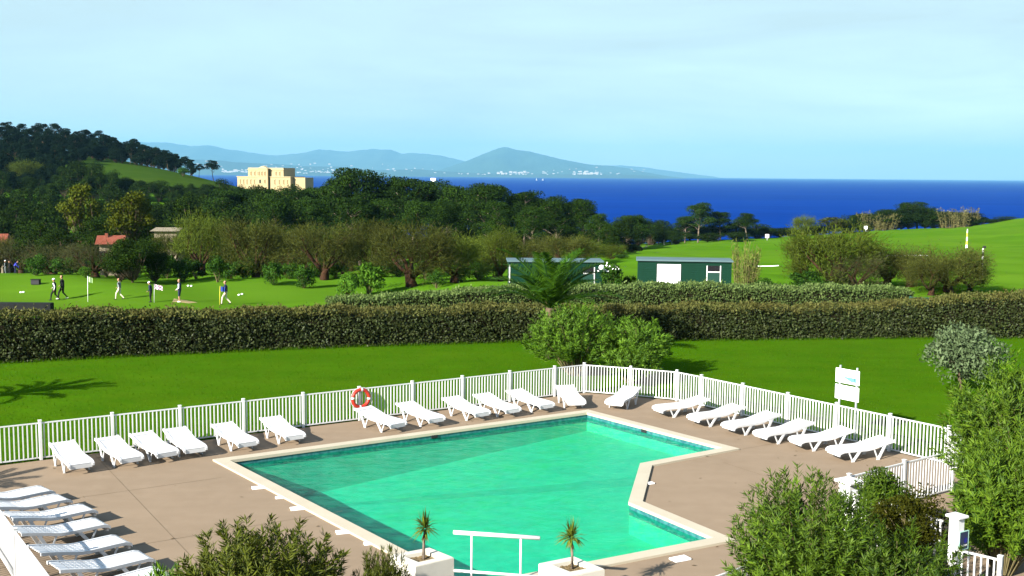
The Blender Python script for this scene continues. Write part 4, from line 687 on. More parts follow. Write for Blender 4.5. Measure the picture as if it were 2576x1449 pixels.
# ------------------------------------------------------------------ sun loungers
prof = [(0, .53), (.10, .515), (.30, .475), (.55, .42), (.72, .375), (.85, .35), (1.0, .335), (1.3, .335), (1.6, .335), (1.82, .33), (1.93, .30), (1.98, .26)]
pxs, pzs = [p[0] for p in prof], [p[1] for p in prof]
def pz(x): return float(np.interp(x, pxs, pzs))
def lounger_proto():
    root = empty('sun_lounger', (0, 0, 0)); W2 = .325
    for s in (-1, 1):
        bm = bmesh.new(); rings = []
        for x, z in prof: rings.append([bm.verts.new((x, s * W2 + dy, z + dz)) for dy, dz in ((-.03, -.035), (.03, -.035), (.03, .035), (-.03, .035))])
        for a, b in zip(rings, rings[1:]):
            for k in range(4): bm.faces.new((a[k], a[(k + 1) % 4], b[(k + 1) % 4], b[k]))
        bm.faces.new(rings[0][::-1]); bm.faces.new(rings[-1]); link('side_rail', mesh_bm('side_rail', bm), M['plastic'], root)
    sl_ = box_mesh('slat', (.088, .59, .022), .005); sl_.materials.append(M['plastic'])
    x = .80
    while x < 1.93:
        a = math.atan2(pz(x + .04) - pz(x - .04), .08); link('slat', sl_, None, root, (x, 0, pz(x) + .012), (0, -a, 0)); x += .1005
    back = bpy.data.objects.new('backrest', box_mesh('backrest', (.20, .60, .03), .006)); back.data.materials.append(M['plastic']); COL.objects.link(back); back.parent = root; back.location = (.115, 0, pz(.115) + .008); a0 = math.atan2(pz(.2) - pz(.03), .17); back.rotation_euler = (0, -a0, 0)
    bs = box_mesh('back_slat', (.082, .585, .022), .005); bs.materials.append(M['plastic']); x = .275; Mb = Matrix.Translation(back.location) @ back.rotation_euler.to_matrix().to_4x4(); Mi = Mb.inverted()
    while x < .75:
        a = math.atan2(pz(x + .04) - pz(x - .04), .08); o = link('slat', bs, None, back); q = Mi @ Vector((x, 0, pz(x) + .008)); o.location = q; o.rotation_euler = (0, -a + a0, 0); x += .095
    bmh = bmesh.new(); add_box(bmh, (0, 0, 0), (.03, .67, .05)); link('crossbar', mesh_bm('crossbar', bmh), M['plastic'], root, (.76, 0, .34))
    for s in (-1, 1):
        for x0 in (.60, 1.50):
            bm = bmesh.new(); y = s * (W2 + .012)
            add_bar(bm, (x0 - .24, y, pz(x0 - .24) - .02), (x0, y, .012), .030, .075); add_bar(bm, (x0 + .16, y * .985, pz(x0 + .16) - .02), (x0 + .01, y * .985, .02), .026, .036)
            add_box(bm, (x0, y, .012), (.10, .036, .024)); link('leg', mesh_bm('leg', bm), M['plastic'], root)
    bm = bmesh.new(); add_box(bm, (1.93, 0, .235), (.05, .60, .11)); link('foot_panel', mesh_bm('foot_panel', bm), M['plastic'], root)
    return root
LG = [((162, 1118), (196, 1162)), ((276, 1105), (322, 1148)), ((361, 1093), (412, 1135)), ((447, 1083), (482, 1123)), ((564, 1069), (615, 1110)), ((686, 1053), (734, 1093)), ((925, 1029), (988, 1063)), ((1028, 1016), (1086, 1050)), ((1141, 1002), (1203, 1036)), ((1220, 994), (1279, 1027)), ((1303, 984), (1364, 1016)), ((1423, 973), (1446, 1008))]
RG = [((1582, 978), (1555, 1007)), ((1757, 1002), (1671, 1026)), ((1846, 1022), (1758, 1049)), ((1931, 1041), (1848, 1069)), ((2016, 1061), (1928, 1090)), ((2115, 1080), (2020, 1106)), ((2212, 1105), (2119, 1132))]
NG = [((-75, 1249), (119, 1232)), ((-35, 1271), (160, 1254)), ((30, 1297), (218, 1281)), ((51, 1334), (250, 1317)), ((99, 1382), (301, 1361)), ((147, 1424), (359, 1401)), ((195, 1472), (405, 1442))]
ORD = ['first', 'second', 'third', 'fourth', 'fifth', 'sixth', 'seventh', 'eighth', 'ninth', 'tenth', 'eleventh', 'twelfth']
proto = lounger_proto(); first = True
def lounger(hd, ft, label, group):
    global first
    o = proto if first else copy_tree(proto); first = False
    h_, f_ = G(*hd, .53), G(*ft, .30); d = Vector((f_.x - h_.x, f_.y - h_.y, 0)); mid = (Vector((h_.x, h_.y, 0)) + Vector((f_.x, f_.y, 0))) / 2; d.normalize(); s_ = mid - d * .98
    o.location = (s_.x, s_.y, .003); o.rotation_euler = (0, 0, math.atan2(d.y, d.x)); tag(o, label, 'sun lounger', group)
for k, (a, b) in enumerate(LG):
    lb = 'white plastic sun lounger, %s from the left along the left fence' % ORD[k]
    if k == 6: lb = 'white plastic sun lounger right below the red lifebuoy'
    if k == 11: lb = 'white plastic sun lounger at the far fence corner, twelfth from the left'
    lounger(a, b, lb, 'loungers along the left fence')
for k, (a, b) in enumerate(RG): lounger(a, b, 'white plastic sun lounger, %s from the far corner along the right fence' % ORD[k] if k else 'white plastic sun lounger facing the camera right of the far fence corner', 'loungers along the right fence')
for k, (a, b) in enumerate(NG): lounger(a, b, ['white slatted lounger farthest back of the near left row', 'white slatted lounger second from the back of the near left row', 'white slatted lounger third from the back of the near left row', 'white slatted lounger fourth from the back of the near left row', 'white slatted lounger with shaded blue-grey backrest, fifth of the near row', 'white slatted lounger nearest the camera on the left', 'white lounger foot end peeking over the oleander tips at the bottom'][k], 'loungers of the near left row')
# ------------------------------------------------------------------ lifebuoy
c = Vector((LP[8][0], LP[8][1], .80)); e = Vector((e1.x, e1.y, 0)).normalized(); nn = Vector((e.y, -e.x, 0)); rz = math.atan2(e.y, e.x)
lb = empty('lifebuoy', c + nn * .13, rz, label='red lifebuoy with white bands hanging on a fence post', cat='lifebuoy'); lb.rotation_euler = (0, math.radians(6), rz)
def torus_arc(name, R, r, a0, a1, segs, m_):
    bm = bmesh.new(); full = abs(a1 - a0) > 6.28; pts = [Vector((R * math.cos(a0 + (a1 - a0) * i / segs), 0, R * math.sin(a0 + (a1 - a0) * i / segs))) for i in range(segs + 1)]
    rings = []
    for i, p in enumerate(pts):
        o = p.normalized(); rings.append([bm.verts.new(p + o * r * math.cos(k * math.pi / 5) + Vector((0, r * math.sin(k * math.pi / 5), 0))) for k in range(10)])
    for a, b in zip(rings, rings[1:]):
        for k in range(10): bm.faces.new((a[k], a[(k + 1) % 10], b[(k + 1) % 10], b[k]))
    bm.faces.new(rings[0]); bm.faces.new(rings[-1]); return link(name, mesh_bm(name, bm, True), m_, lb)
torus_arc('ring', .30, .062, 0, 6.2831, 48, M['red'])
for k in range(4): torus_arc('white_band', .30, .066, k * math.pi / 2 - .11, k * math.pi / 2 + .11, 4, M['white'])
bm = bmesh.new()
for k in range(4): add_tube(bm, [Vector((.385 * math.cos(k * 1.571 + j * .262), -.01, .385 * math.sin(k * 1.571 + j * .262))) * (1 - .05 * (j in (0, 6))) for j in range(7)], [.008] * 7, 5)
link('grab_rope', mesh_bm('grab_rope', bm), M['white'], lb)
bm = bmesh.new(); add_bar(bm, (0, .03, .33), (0, .10, .36), .03, .02); link('hook', mesh_bm('hook', bm), M['steel'], lb)
# ------------------------------------------------------------------ pool sign
pa, pb = Vector((10.66, 35.66, 0)), Vector((11.20, 34.90, 0)); d = (pb - pa); rz = math.atan2(d.y, d.x); n_ = d.length; mid = (pa + pb) / 2
sg = empty('pool_sign', mid + Vector((0, 0, -.06)), rz, label='pool sign of two white boards on steel posts behind the right fence', cat='sign')
for s in (-1, 1): link('sign_post', box_mesh('sign_post', (.05, .05, 2.36), .004), M['steel'], sg, (s * .33, .055, 1.18))
for zz in (1.97, 1.43):
    b_ = link('sign_board', box_mesh('sign_board', (n_, .025, .47), .008), M['blind'], sg, (0, 0, zz + .06))
    if zz > 1.6:                                        # section through the pool with two bathers
        bm = bmesh.new(); y0 = -.0155
        bm.faces.new([bm.verts.new(v) for v in ((-.20, y0, -.01), (.36, y0, -.01), (.36, y0, -.15), (.16, y0, -.15))]); link('pool_print', mesh_bm('pool_print', bm), M['cyanink'], b_)
        bm = bmesh.new()
        for (x0, z0, x1, z1) in ((-.42, 0, -.22, 0), (-.22, 0, .16, -.155), (.16, -.155, .40, -.155), (.40, -.155, .40, -.02)): add_bar(bm, (x0, y0 - .001, z0), (x1, y0 - .001, z1), .003, .008)
        for (x0, z0) in ((-.26, .01), (.28, -.12)): add_box(bm, (x0, y0 - .001, z0 + .045), (.022, .003, .09)); add_box(bm, (x0, y0 - .001, z0 + .107), (.024, .003, .028))
        link('line_drawing', mesh_bm('line_drawing', bm), M['ink'], b_)
    else:
        bm = bmesh.new(); add_box(bm, (.30, -.0155, -.19), (.035, .003, .02)); link('small_mark', mesh_bm('small_mark', bm), M['ink'], b_)
# ------------------------------------------------------------------ planters, cordylines, rail
def planter(cs, h, label, plabel, seed, tilt):
    cs = [Vector((v.x, v.y, 0)) for v in cs]; c0 = sum(cs, Vector()) / 4; o = empty('planter', c0, label=label, cat='planter', group='planters at the pool edge'); loc = [v - c0 for v in cs]
    wall = .17; inn = [v * (1 - wall / (v.length * .66)) for v in loc]
    bm = bmesh.new(); n = 4; ob = [bm.verts.new((v.x, v.y, .003)) for v in loc]; ot = [bm.verts.new((v.x, v.y, h)) for v in loc]; it = [bm.verts.new((v.x, v.y, h)) for v in inn]; ib = [bm.verts.new((v.x, v.y, h - .2)) for v in inn]
    for i in range(4):
        j = (i + 1) % 4; bm.faces.new((ob[i], ob[j], ot[j], ot[i])); bm.faces.new((ot[i], ot[j], it[j], it[i])); bm.faces.new((it[i], it[j], ib[j], ib[i]))
    bm.faces.new(ob); bmesh.ops.bevel(bm, geom=[e for e in bm.edges if e.verts[0] in ot and e.verts[1] in ot], offset=.012, segments=2, affect='EDGES')
    link('box_wall', mesh_bm('box_wall', bm), M['render'], o)
    rng = np.random.default_rng(seed); bm = bmesh.new(); k = 14; gv = {}
    for a in range(k + 1):
        for b in range(k + 1):
            s_, t = a / k, b / k; p = inn[0].lerp(inn[1], s_).lerp(inn[3].lerp(inn[2], s_), t) * .998; gv[a, b] = bm.verts.new((p.x, p.y, h - .06 + rng.normal(0, .008) - .02 * math.sin(s_ * 3)))
    for a in range(k):
        for b in range(k): bm.faces.new((gv[a, b], gv[a + 1, b], gv[a + 1, b + 1], gv[a, b + 1]))
    link('soil', mesh_bm('soil', bm, True), M['soil'], o)
    p = empty('cordyline', c0 + Vector((.02, .05, h - .07)), label=plabel, cat='cordyline', group='cordylines in the planters'); bm = bmesh.new(); top = Vector((tilt, 0, .60)); add_tube(bm, [Vector((0, 0, 0)), Vector((tilt * .2, .01, .3)), top], [.034, .026, .03], 8); link('trunk', mesh_bm('trunk', bm, True), M['barkpale'], p)
    n = 110; el = rng.uniform(-.5, 1.5, n); az = rng.uniform(0, 6.283, n); A = np.stack([np.cos(az) * np.cos(el), np.sin(az) * np.cos(el), np.sin(el)], -1); C = np.array(top) + A * .03 + np.array([0, 0, .06]) * rng.random((n, 1)); V = []
    for i in range(n):                                   # sword leaves in two bends, tips hanging
        L_ = rng.uniform(.22, .36); S_ = unit(np.cross(A[i], [0, 0, 1.0]) + 1e-4); w_ = .014; p1 = C[i] + A[i] * L_ * .5; p2 = p1 + (A[i] * .5 + np.array([0, 0, -.22 if el[i] < 1 else .3])) * L_ * .9
        V.append([C[i] - S_ * w_ * .6, C[i] + S_ * w_ * .6, p1 + S_ * w_, p1 - S_ * w_]); V.append([p1 - S_ * w_, p1 + S_ * w_, p2 + S_ * .001, p2 - S_ * .001])
    link('leaf_head', quads_mesh('leaf_head', [np.array(V)]), M['palmdry'], p)
    n = 26; az = rng.uniform(0, 6.283, n); A = np.stack([np.cos(az) * .35, np.sin(az) * .35, np.full(n, -1.0)], -1); A = unit(A); C = np.array(top) + np.array([0, 0, -.02]) + A * .03
    link('dead_leaves', quads_mesh('dead_leaves', [leaf_quads(C, A, rng.uniform(.12, .26, n), .02, rng, -.1)]), M['cane'], p)
PH = .85
pA = [G(981, 1395.6, PH), G(1081, 1377, PH), G(1142, 1402, PH), G(1045, 1425.6, PH)]
bL, bB, bR = G(1355, 1417, PH), G(1443.5, 1399, PH), G(1521, 1431, PH); pB = [bL, bB, bR, bL + bR - bB]
planter(pA, PH, 'left white rendered planter box at the pool edge', 'spiky cordyline with green head in the left planter', 1, .03)
planter(pB, PH, 'right white rendered planter box at the pool edge', 'ragged leaning cordyline in the right planter', 2, -.03)
a, b = pA[2].copy(), pB[0].copy(); a.z = b.z = 0; d = b - a; rl = empty('tube_rail', (a + b) / 2, math.atan2(d.y, d.x), label='white tubular guard rail standing between the two planters', cat='rail'); n_ = d.length
bm = bmesh.new(); add_tube(bm, [Vector((-n_ / 2 - .01, 0, 1.36)), Vector((n_ / 2 + .02, 0, 1.36))], [.042, .042], 10); link('top_tube', mesh_bm('top_tube', bm, True), M['white'], rl)
bm = bmesh.new(); add_tube(bm, [Vector((-n_ / 2 + .005, 0, .58)), Vector((n_ / 2 - .005, 0, .58))], [.028, .028], 10); link('lower_tube', mesh_bm('lower_tube', bm, True), M['white'], rl)
for x in (-n_ * .29, n_ * .29):
    bm = bmesh.new(); add_tube(bm, [Vector((x, 0, .003)), Vector((x, 0, 1.33))], [.022, .022], 8); link('upright', mesh_bm('upright', bm, True), M['white'], rl)
# ------------------------------------------------------------------ gate pillar
pp = G(2408, 1292, 1.75); gp = empty('gate_pillar', (pp.x, pp.y, 0), .55, label='white gate pillar with slab cap and blue notice at lower right', cat='pillar')
link('shaft', box_mesh('shaft', (.21, .21, 1.66), .01), M['white'], gp, (0, 0, .833))
bm = bmesh.new(); add_box(bm, (0, 0, 0), (.32, .32, .05), bevel=.01); q = [bm.verts.new((x * .155, y * .155, .026)) for x, y in ((-1, -1), (1, -1), (1, 1), (-1, 1))]; tp = bm.verts.new((0, 0, .075))
for i in range(4): bm.faces.new((q[i], q[(i + 1) % 4], tp))
link('cap', mesh_bm('cap', bm), M['white'], gp, (0, 0, 1.70))
nb = link('notice', box_mesh('notice', (.26, .02, .36), .004), M['blue'], gp, (.08, -.118, 1.22))
def text(s, size, m_, parent, loc, rot):
    cu = bpy.data.curves.new('lettering', 'FONT'); cu.body = s; cu.size = size; cu.align_x = 'CENTER'; cu.extrude = .001; o = bpy.data.objects.new('lettering', cu); COL.objects.link(o)
    dg = bpy.context.evaluated_depsgraph_get(); me = bpy.data.meshes.new_from_object(o.evaluated_get(dg)); bpy.data.objects.remove(o); me.materials.clear(); return link('lettering', me, m_, parent, loc, rot)
text('ACCUEIL', .058, M['white'], nb, (0, -.012, -.125), (math.pi / 2, 0, 0))
bm = bmesh.new(); bmesh.ops.create_circle(bm, cap_ends=True, segments=20, radius=.055); bmesh.ops.rotate(bm, cent=(0, 0, 0), matrix=Matrix.Rotation(math.pi / 2, 3, 'X'), verts=bm.verts); link('roundel', mesh_bm('roundel', bm), mat('roundel_blue', (.01, .012, .16), .4, .3), nb, (.05, -.013, .0))
for (x, z, sx_2, sz_2) in ((-.136, 0, .012, .38), (.136, 0, .012, .38), (0, .184, .26, .012), (0, -.184, .26, .012)): link('frame_strip', box_mesh('frame_strip', (sx_2, .026, sz_2)), mat('frame_mint', (.25, .42, .36), .5, .3), nb, (x, 0, z))
gq = G(2150, 1240, 1.3); g2 = empty('gate_pillar', (8.1, 25.7, 0), .55, label='white pillar glimpsed through the top of the broad oleander', cat='pillar'); link('shaft', box_mesh('shaft', (.34, .34, 1.15), .01), M['white'], g2, (0, 0, .578)); link('cap', box_mesh('cap', (.5, .5, .07), .015), M['white'], g2, (0, 0, 1.19))
# ------------------------------------------------------------------ cabins
def cabin(xl, xr, ytop, ybase_d, dist, depth, rz, label, board):
    g0, g1 = D(xl, ytop, dist), D(xr, ytop, dist); wdt = (g1 - g0).length / math.cos(rz); z0 = terr(g0.x, dist) - .15; ht = g0.z - z0; o = empty('cabin', (g0.x, g0.y, z0), rz, label=label, cat='cabin', group='green golf cabins')
    NBD = int(ht / .16)
    body = link('wall', box_mesh('wall', (wdt, depth, ht - .12), .01), M['cabin'], o, (wdt / 2, depth / 2, (ht - .12) / 2))
    bmesh_ = box_mesh('board', (wdt + .02, .02, .145), .004); bmesh_.materials.append(M['cabin'])
    for k in range(NBD): link('board', bmesh_, None, body, (0, -depth / 2 - .011, -(ht - .12) / 2 + .08 + k * .16))
    bm = bmesh.new(); add_box(bm, (wdt / 2, depth / 2 - .02, ht - .06), (wdt + .24, depth + .3, .12), bevel=.02); link('roof', mesh_bm('roof', bm), M['roofgrey'], o)
    dx = wdt - (1.25 if board else 1.05); dw = .95; f = -.034
    dr = link('door', box_mesh('door', (dw - .1, .03, 1.72), .004), M['door'], o, (dx, f - .002, .90)); link('handle', box_mesh('handle', (.03, .04, .12), .004), M['steel'], dr, (-.34, -.03, -.05))
    fr = link('door_frame', box_mesh('door_frame', (.07, .06, 2.28), .004), M['white'], o, (dx + dw / 2, f - .012, 1.14))
    if board: link('door_frame', box_mesh('door_frame', (.07, .06, 2.28), .004), M['white'], o, (dx - dw / 2, f - .012, 1.14))
    link('transom_bar', box_mesh('transom_bar', (dw - .07, .05, .08), .004), M['white'], o, (dx, f - .008, 1.82)); link('fanlight', box_mesh('fanlight', (dw - .08, .03, .40), .003), M['glass'], o, (dx, f, 2.07))
    if board: bx_ = link('white_panel', box_mesh('white_panel', (1.68, .05, 1.42), .02), M['blind'], o, (wdt * .335, f - .014, ht - 1.04)); link('panel_frame', box_mesh('panel_frame', (1.74, .03, 1.48), .01), M['dark'], o, (wdt * .335, f - .0, ht - 1.04))
    else: link('corner_trim', box_mesh('corner_trim', (.09, .05, 1.3), .004), M['white'], o, (.06, f - .01, ht - .95))
    return o, wdt, ht
cabin(1605, 1836, 652, 0, 79, 2.5, math.radians(-6), 'green boarded cabin with large white panel and door', True)
c1, w1, h1 = cabin(1280, 1516, 655, 0, 80, 2.5, math.radians(2), 'green cabin half hidden by the palm with globe lamp', False)
gl_ = D(1513, 673, 79.6); lamp = empty('globe_lamp', gl_, label='white globe lamp on the corner of the left cabin', cat='lamp'); bm = bmesh.new(); bmesh.ops.create_uvsphere(bm, u_segments=16, v_segments=10, radius=.19); link('globe', mesh_bm('globe', bm, True), M['blind'], lamp); link('bracket', box_mesh('bracket', (.3, .05, .05)), M['dark'], lamp, (-.2, .15, -.16))
# white flowers beside the cabin
rng = np.random.default_rng(4); n = 30; C = np.array(D(1530, 675, 80)) + rng.normal(0, 1, (n, 3)) * np.array([.5, .3, .14]); A = unit(rng.normal(0, 1, (n, 3)))
bl = empty('flowering_bush', GT(1532, 80.6), label='white blossom bush at the left cabin corner', cat='bush'); ql = quads_mesh('blossoms', [leaf_quads(C - np.array(bl.location), A, .16, .14, rng)]); link('blossoms', ql, M['blind'], bl); t_, c_ = TREES['bush2']; x = link('foliage', c_, None, bl); x.scale = (.6, .6, 1.0)
# ------------------------------------------------------------------ golf furniture
def pole_thing(name, loc, h, r, label, cat, m_=None): 
    o = empty(name, loc, label=label, cat=cat); bm = bmesh.new(); add_tube(bm, [Vector((0, 0, -.1)), Vector((0, 0, h))], [r, r * .8], 8); link('pole', mesh_bm('pole', bm, True), m_ or M['white'], o); return o
g = GT(2474, 106); st = empty('marker_post', g, label='black and white striped range post with dark box on top', cat='post'); nb_ = 7; hh_ = 2.55
for k in range(nb_):
    bm = bmesh.new(); add_tube(bm, [Vector((0, 0, k * hh_ / nb_ - (.2 if k == 0 else 0))), Vector((0, 0, (k + 1) * hh_ / nb_))], [.075, .075], 10); link('stripe', mesh_bm('stripe', bm, True), M['white'] if k % 2 == 0 else M['dark'], st)
link('top_box', box_mesh('top_box', (.26, .2, .24), .02), M['dark'], st, (.1, 0, hh_ + .12))
g = GT(2432, 190); st = empty('marker_post', g, label='yellow and white tapered post on the right fairway', cat='post'); hh_ = 3.4
for k in range(5):
    bm = bmesh.new(); add_tube(bm, [Vector((0, 0, k * hh_ / 5 - (.2 if k == 0 else 0))), Vector((0, 0, (k + 1) * hh_ / 5))], [.20 - k * .02, .20 - (k + 1) * .03], 8); link('band', mesh_bm('band', bm, True), M['yellow'] if k % 2 else M['blind'], st)
for (xd, yd, d_, w_, lab) in ((1930, 594, 292, 1.0, 'small white square board in front of the dark cliff trees'), (2178, 573, 312, 1.0, 'small white square board below the dry canes')):
    p = D(xd, yd, d_); g = terr(p.x, d_); o = empty('white_board', (p.x, d_, g), label=lab, cat='board'); link('panel', box_mesh('panel', (w_, .15, w_), .05), M['blind'], o, (0, 0, max(p.z - g, w_ / 2 + .1))); link('leg', box_mesh('leg', (.15, .12, max(p.z - g - w_ / 2, .1)), .01), M['steel'], o, (0, 0, max(p.z - g - w_ / 2, .1) / 2))
for (x0, x1, d_, lab) in ((2095, 2142, 150, 'left white kerb line across the right fairway'), (2220, 2337, 152, 'long white kerb line across the right fairway'), (1897, 1960, 120, 'short white kerb beside the cane clump')):
    a, b = GT(x0, d_), GT(x1, d_); bm = bmesh.new(); K = 6
    pts = [a.lerp(b, i / K) for i in range(K + 1)]
    for p in pts: p.z = terr(p.x, p.y)
    for p, q in zip(pts, pts[1:]): add_bar(bm, p - a + Vector((0, 0, .03)), q - a + Vector((0, 0, .03)), .16, .10)
    link('white_kerb', mesh_bm('white_kerb', bm), M['blind'], None, a, label=lab, cat='kerb')
p = D(1090, 456, 232); fl = pole_thing('floodlight', (p.x, 232, terr(p.x, 232)), p.z - terr(p.x, 232), .12, 'white floodlight box above the pine tops', 'floodlight', M['steel']); link('lamp_box', box_mesh('lamp_box', (1.1, .6, .7), .05), M['blind'], fl, (0, 0, p.z - terr(p.x, 232) + .3))
# low dark wall, sand, path, tee markers
a, b = Vector((PX(-60, 66), 66, terr(PX(-60, 66), 66))), Vector((PX(124, 66), 66, terr(PX(124, 66), 66))); bm = bmesh.new(); add_box(bm, (0, 0, .28), ((b - a).length, .5, .72), bevel=.03); lw = link('low_wall', mesh_bm('low_wall', bm), M['slate'], None, (a + b) / 2 + Vector((0, 0, .1)), label='low dark wall behind the hedge at the left edge', cat='wall'); lw.location.z = D(60, 762, 66).z - .62
def patch(name, pts, m_, label, lift=.03):
    c0 = sum(pts, Vector()) / len(pts); bm = bmesh.new(); cv = bm.verts.new((0, 0, terr(c0.x, c0.y) + lift)); o = Vector((c0.x, c0.y, 0)); N_ = 40; P = []
    for i in range(N_):
        t = i / N_ * len(pts); k = int(t); q = pts[k % len(pts)].lerp(pts[(k + 1) % len(pts)], t - k); P.append(q)
    rings = [[bm.verts.new(((q.x - o.x) * f, (q.y - o.y) * f, terr(o.x + (q.x - o.x) * f, o.y + (q.y - o.y) * f) + lift * (1 if f < 1 else .2))) for q in P] for f in (.33, .66, 1)]
    for i in range(N_):
        j = (i + 1) % N_; bm.faces.new((cv, rings[0][i], rings[0][j]))
        for r0, r1 in zip(rings, rings[1:]): bm.faces.new((r0[i], r1[i], r1[j], r0[j]))
    link(name, mesh_bm(name, bm, True), m_, None, o, label=label, kind='structure')
patch('bunker', [GT(428, 84), GT(470, 82.5), GT(492, 83.5), GT(462, 85.5), GT(432, 86)], M['sand'], 'pale sand patch beside the golfer')
patch('path', [GT(1560, 205), GT(1600, 205), GT(1622, 262), GT(1640, 300), GT(1605, 300), GT(1590, 262)], M['path'], 'grey path leading to the far green', .06)
for i, (xd, d_) in enumerate(((469, 95), (477, 95), (597, 90), (605, 90.4), (45, 92), (52, 92))):
    g = GT(xd, d_); o = empty('tee_marker', g, label=['left white tee marker of the upper pair', 'right white tee marker of the upper pair', 'left white tee marker near the blue flag', 'right white tee marker near the blue flag', 'white tee marker at the far left of the green', 'second white tee marker at the far left'][i], cat='tee marker', group='white tee markers'); bm = bmesh.new(); bmesh.ops.create_uvsphere(bm, u_segments=12, v_segments=8, radius=.08); bmesh.ops.scale(bm, vec=(1.3, 1, .9), verts=bm.verts); link('dome', mesh_bm('dome', bm, True), M['blind'], o, (0, 0, .07)); link('spike', box_mesh('spike', (.03, .03, .12)), M['steel'], o, (0, 0, .0))
g = GT(84, 96); o = empty('bin', g, label='small dark box standing on the golf green', cat='box'); link('body', box_mesh('body', (.75, .4, .42), .03), M['dark'], o, (0, 0, .21)); link('lid', box_mesh('lid', (.8, .45, .05), .01), M['slate'], o, (0, 0, .45))
g = GT(2335, 62); bn = empty('green_bench', g, -.1, label='dark green slatted bench behind the long hedge at right', cat='bench'); mg = mat('bench_green', (.01, .06, .04), .5, .4)
for k in range(4): link('slat', box_mesh('slat', (1.7, .03, .10), .004), mg, bn, (0, 0, 1.25 + .13 * k))
for k in range(3): link('slat', box_mesh('slat', (1.7, .12, .03), .004), mg, bn, (0, -.1 - .15 * k, 1.1))
for s in (-1, 1): link('leg', box_mesh('leg', (.07, .5, 1.75), .004), mg, bn, (s * .86, -.2, .875))
# ------------------------------------------------------------------ houses and villa
def house(xd, yroof, d_, w_, dp, hw, hr, rz, label, chim=True, rm='roof'):
    p = D(xd, yroof, d_); z0 = terr(p.x, d_) - .3; base = p.z - hr - z0
    o = empty('house', (p.x, d_, z0), rz, label=label, cat='house'); base = max(base, 2.5); wl = link('wall', box_mesh('wall', (w_, dp, base), .02), M['wall'], o, (0, 0, base / 2))
    bm = bmesh.new(); x, y = w_ / 2 + .4, dp / 2 + .4; A = [bm.verts.new(v) for v in ((-x, -y, base), (x, -y, base), (x, y, base), (-x, y, base), (-x * .9, 0, base + hr), (x * .9, 0, base + hr))]
    for f in ((0, 1, 5, 4), (2, 3, 4, 5), (1, 2, 5), (3, 0, 4), (3, 2, 1, 0)): bm.faces.new([A[i] for i in f])
    rf = link('roof', mesh_bm('roof', bm), M[rm], o)
    if chim: link('chimney', box_mesh('chimney', (w_ * .14, w_ * .14, w_ * .2), .02), M['roof'], rf, (-w_ * .2, -dp * .1, base + hr))
    for k in range(3): 
        wn_ = link('window', box_mesh('window', (.9, .06, 1.2), .01), M['glass'], o, (-w_ * .3 + k * w_ * .3, -dp / 2 - .02, base - 1.3)); link('shutter', box_mesh('shutter', (.4, .05, 1.25), .01), M['wall'], wn_, (.68, -.02, 0))
house(-36, 588, 158, 6, 7, 3, 2.0, .2, 'red-roofed house cut by the left picture edge')
house(176, 604, 150, 4, 6, 3, 1.6, -.3, 'small white house with red chimney among brown shrubs')
house(280, 592, 112, 2.2, 3, 3, .8, .3, 'house with bright clay roof behind the sparse yellow tree')
house(426, 572, 118, 2.3, 4, 4, .3, .1, 'cream walled house beside the bright olive tamarisk', False, 'wall')
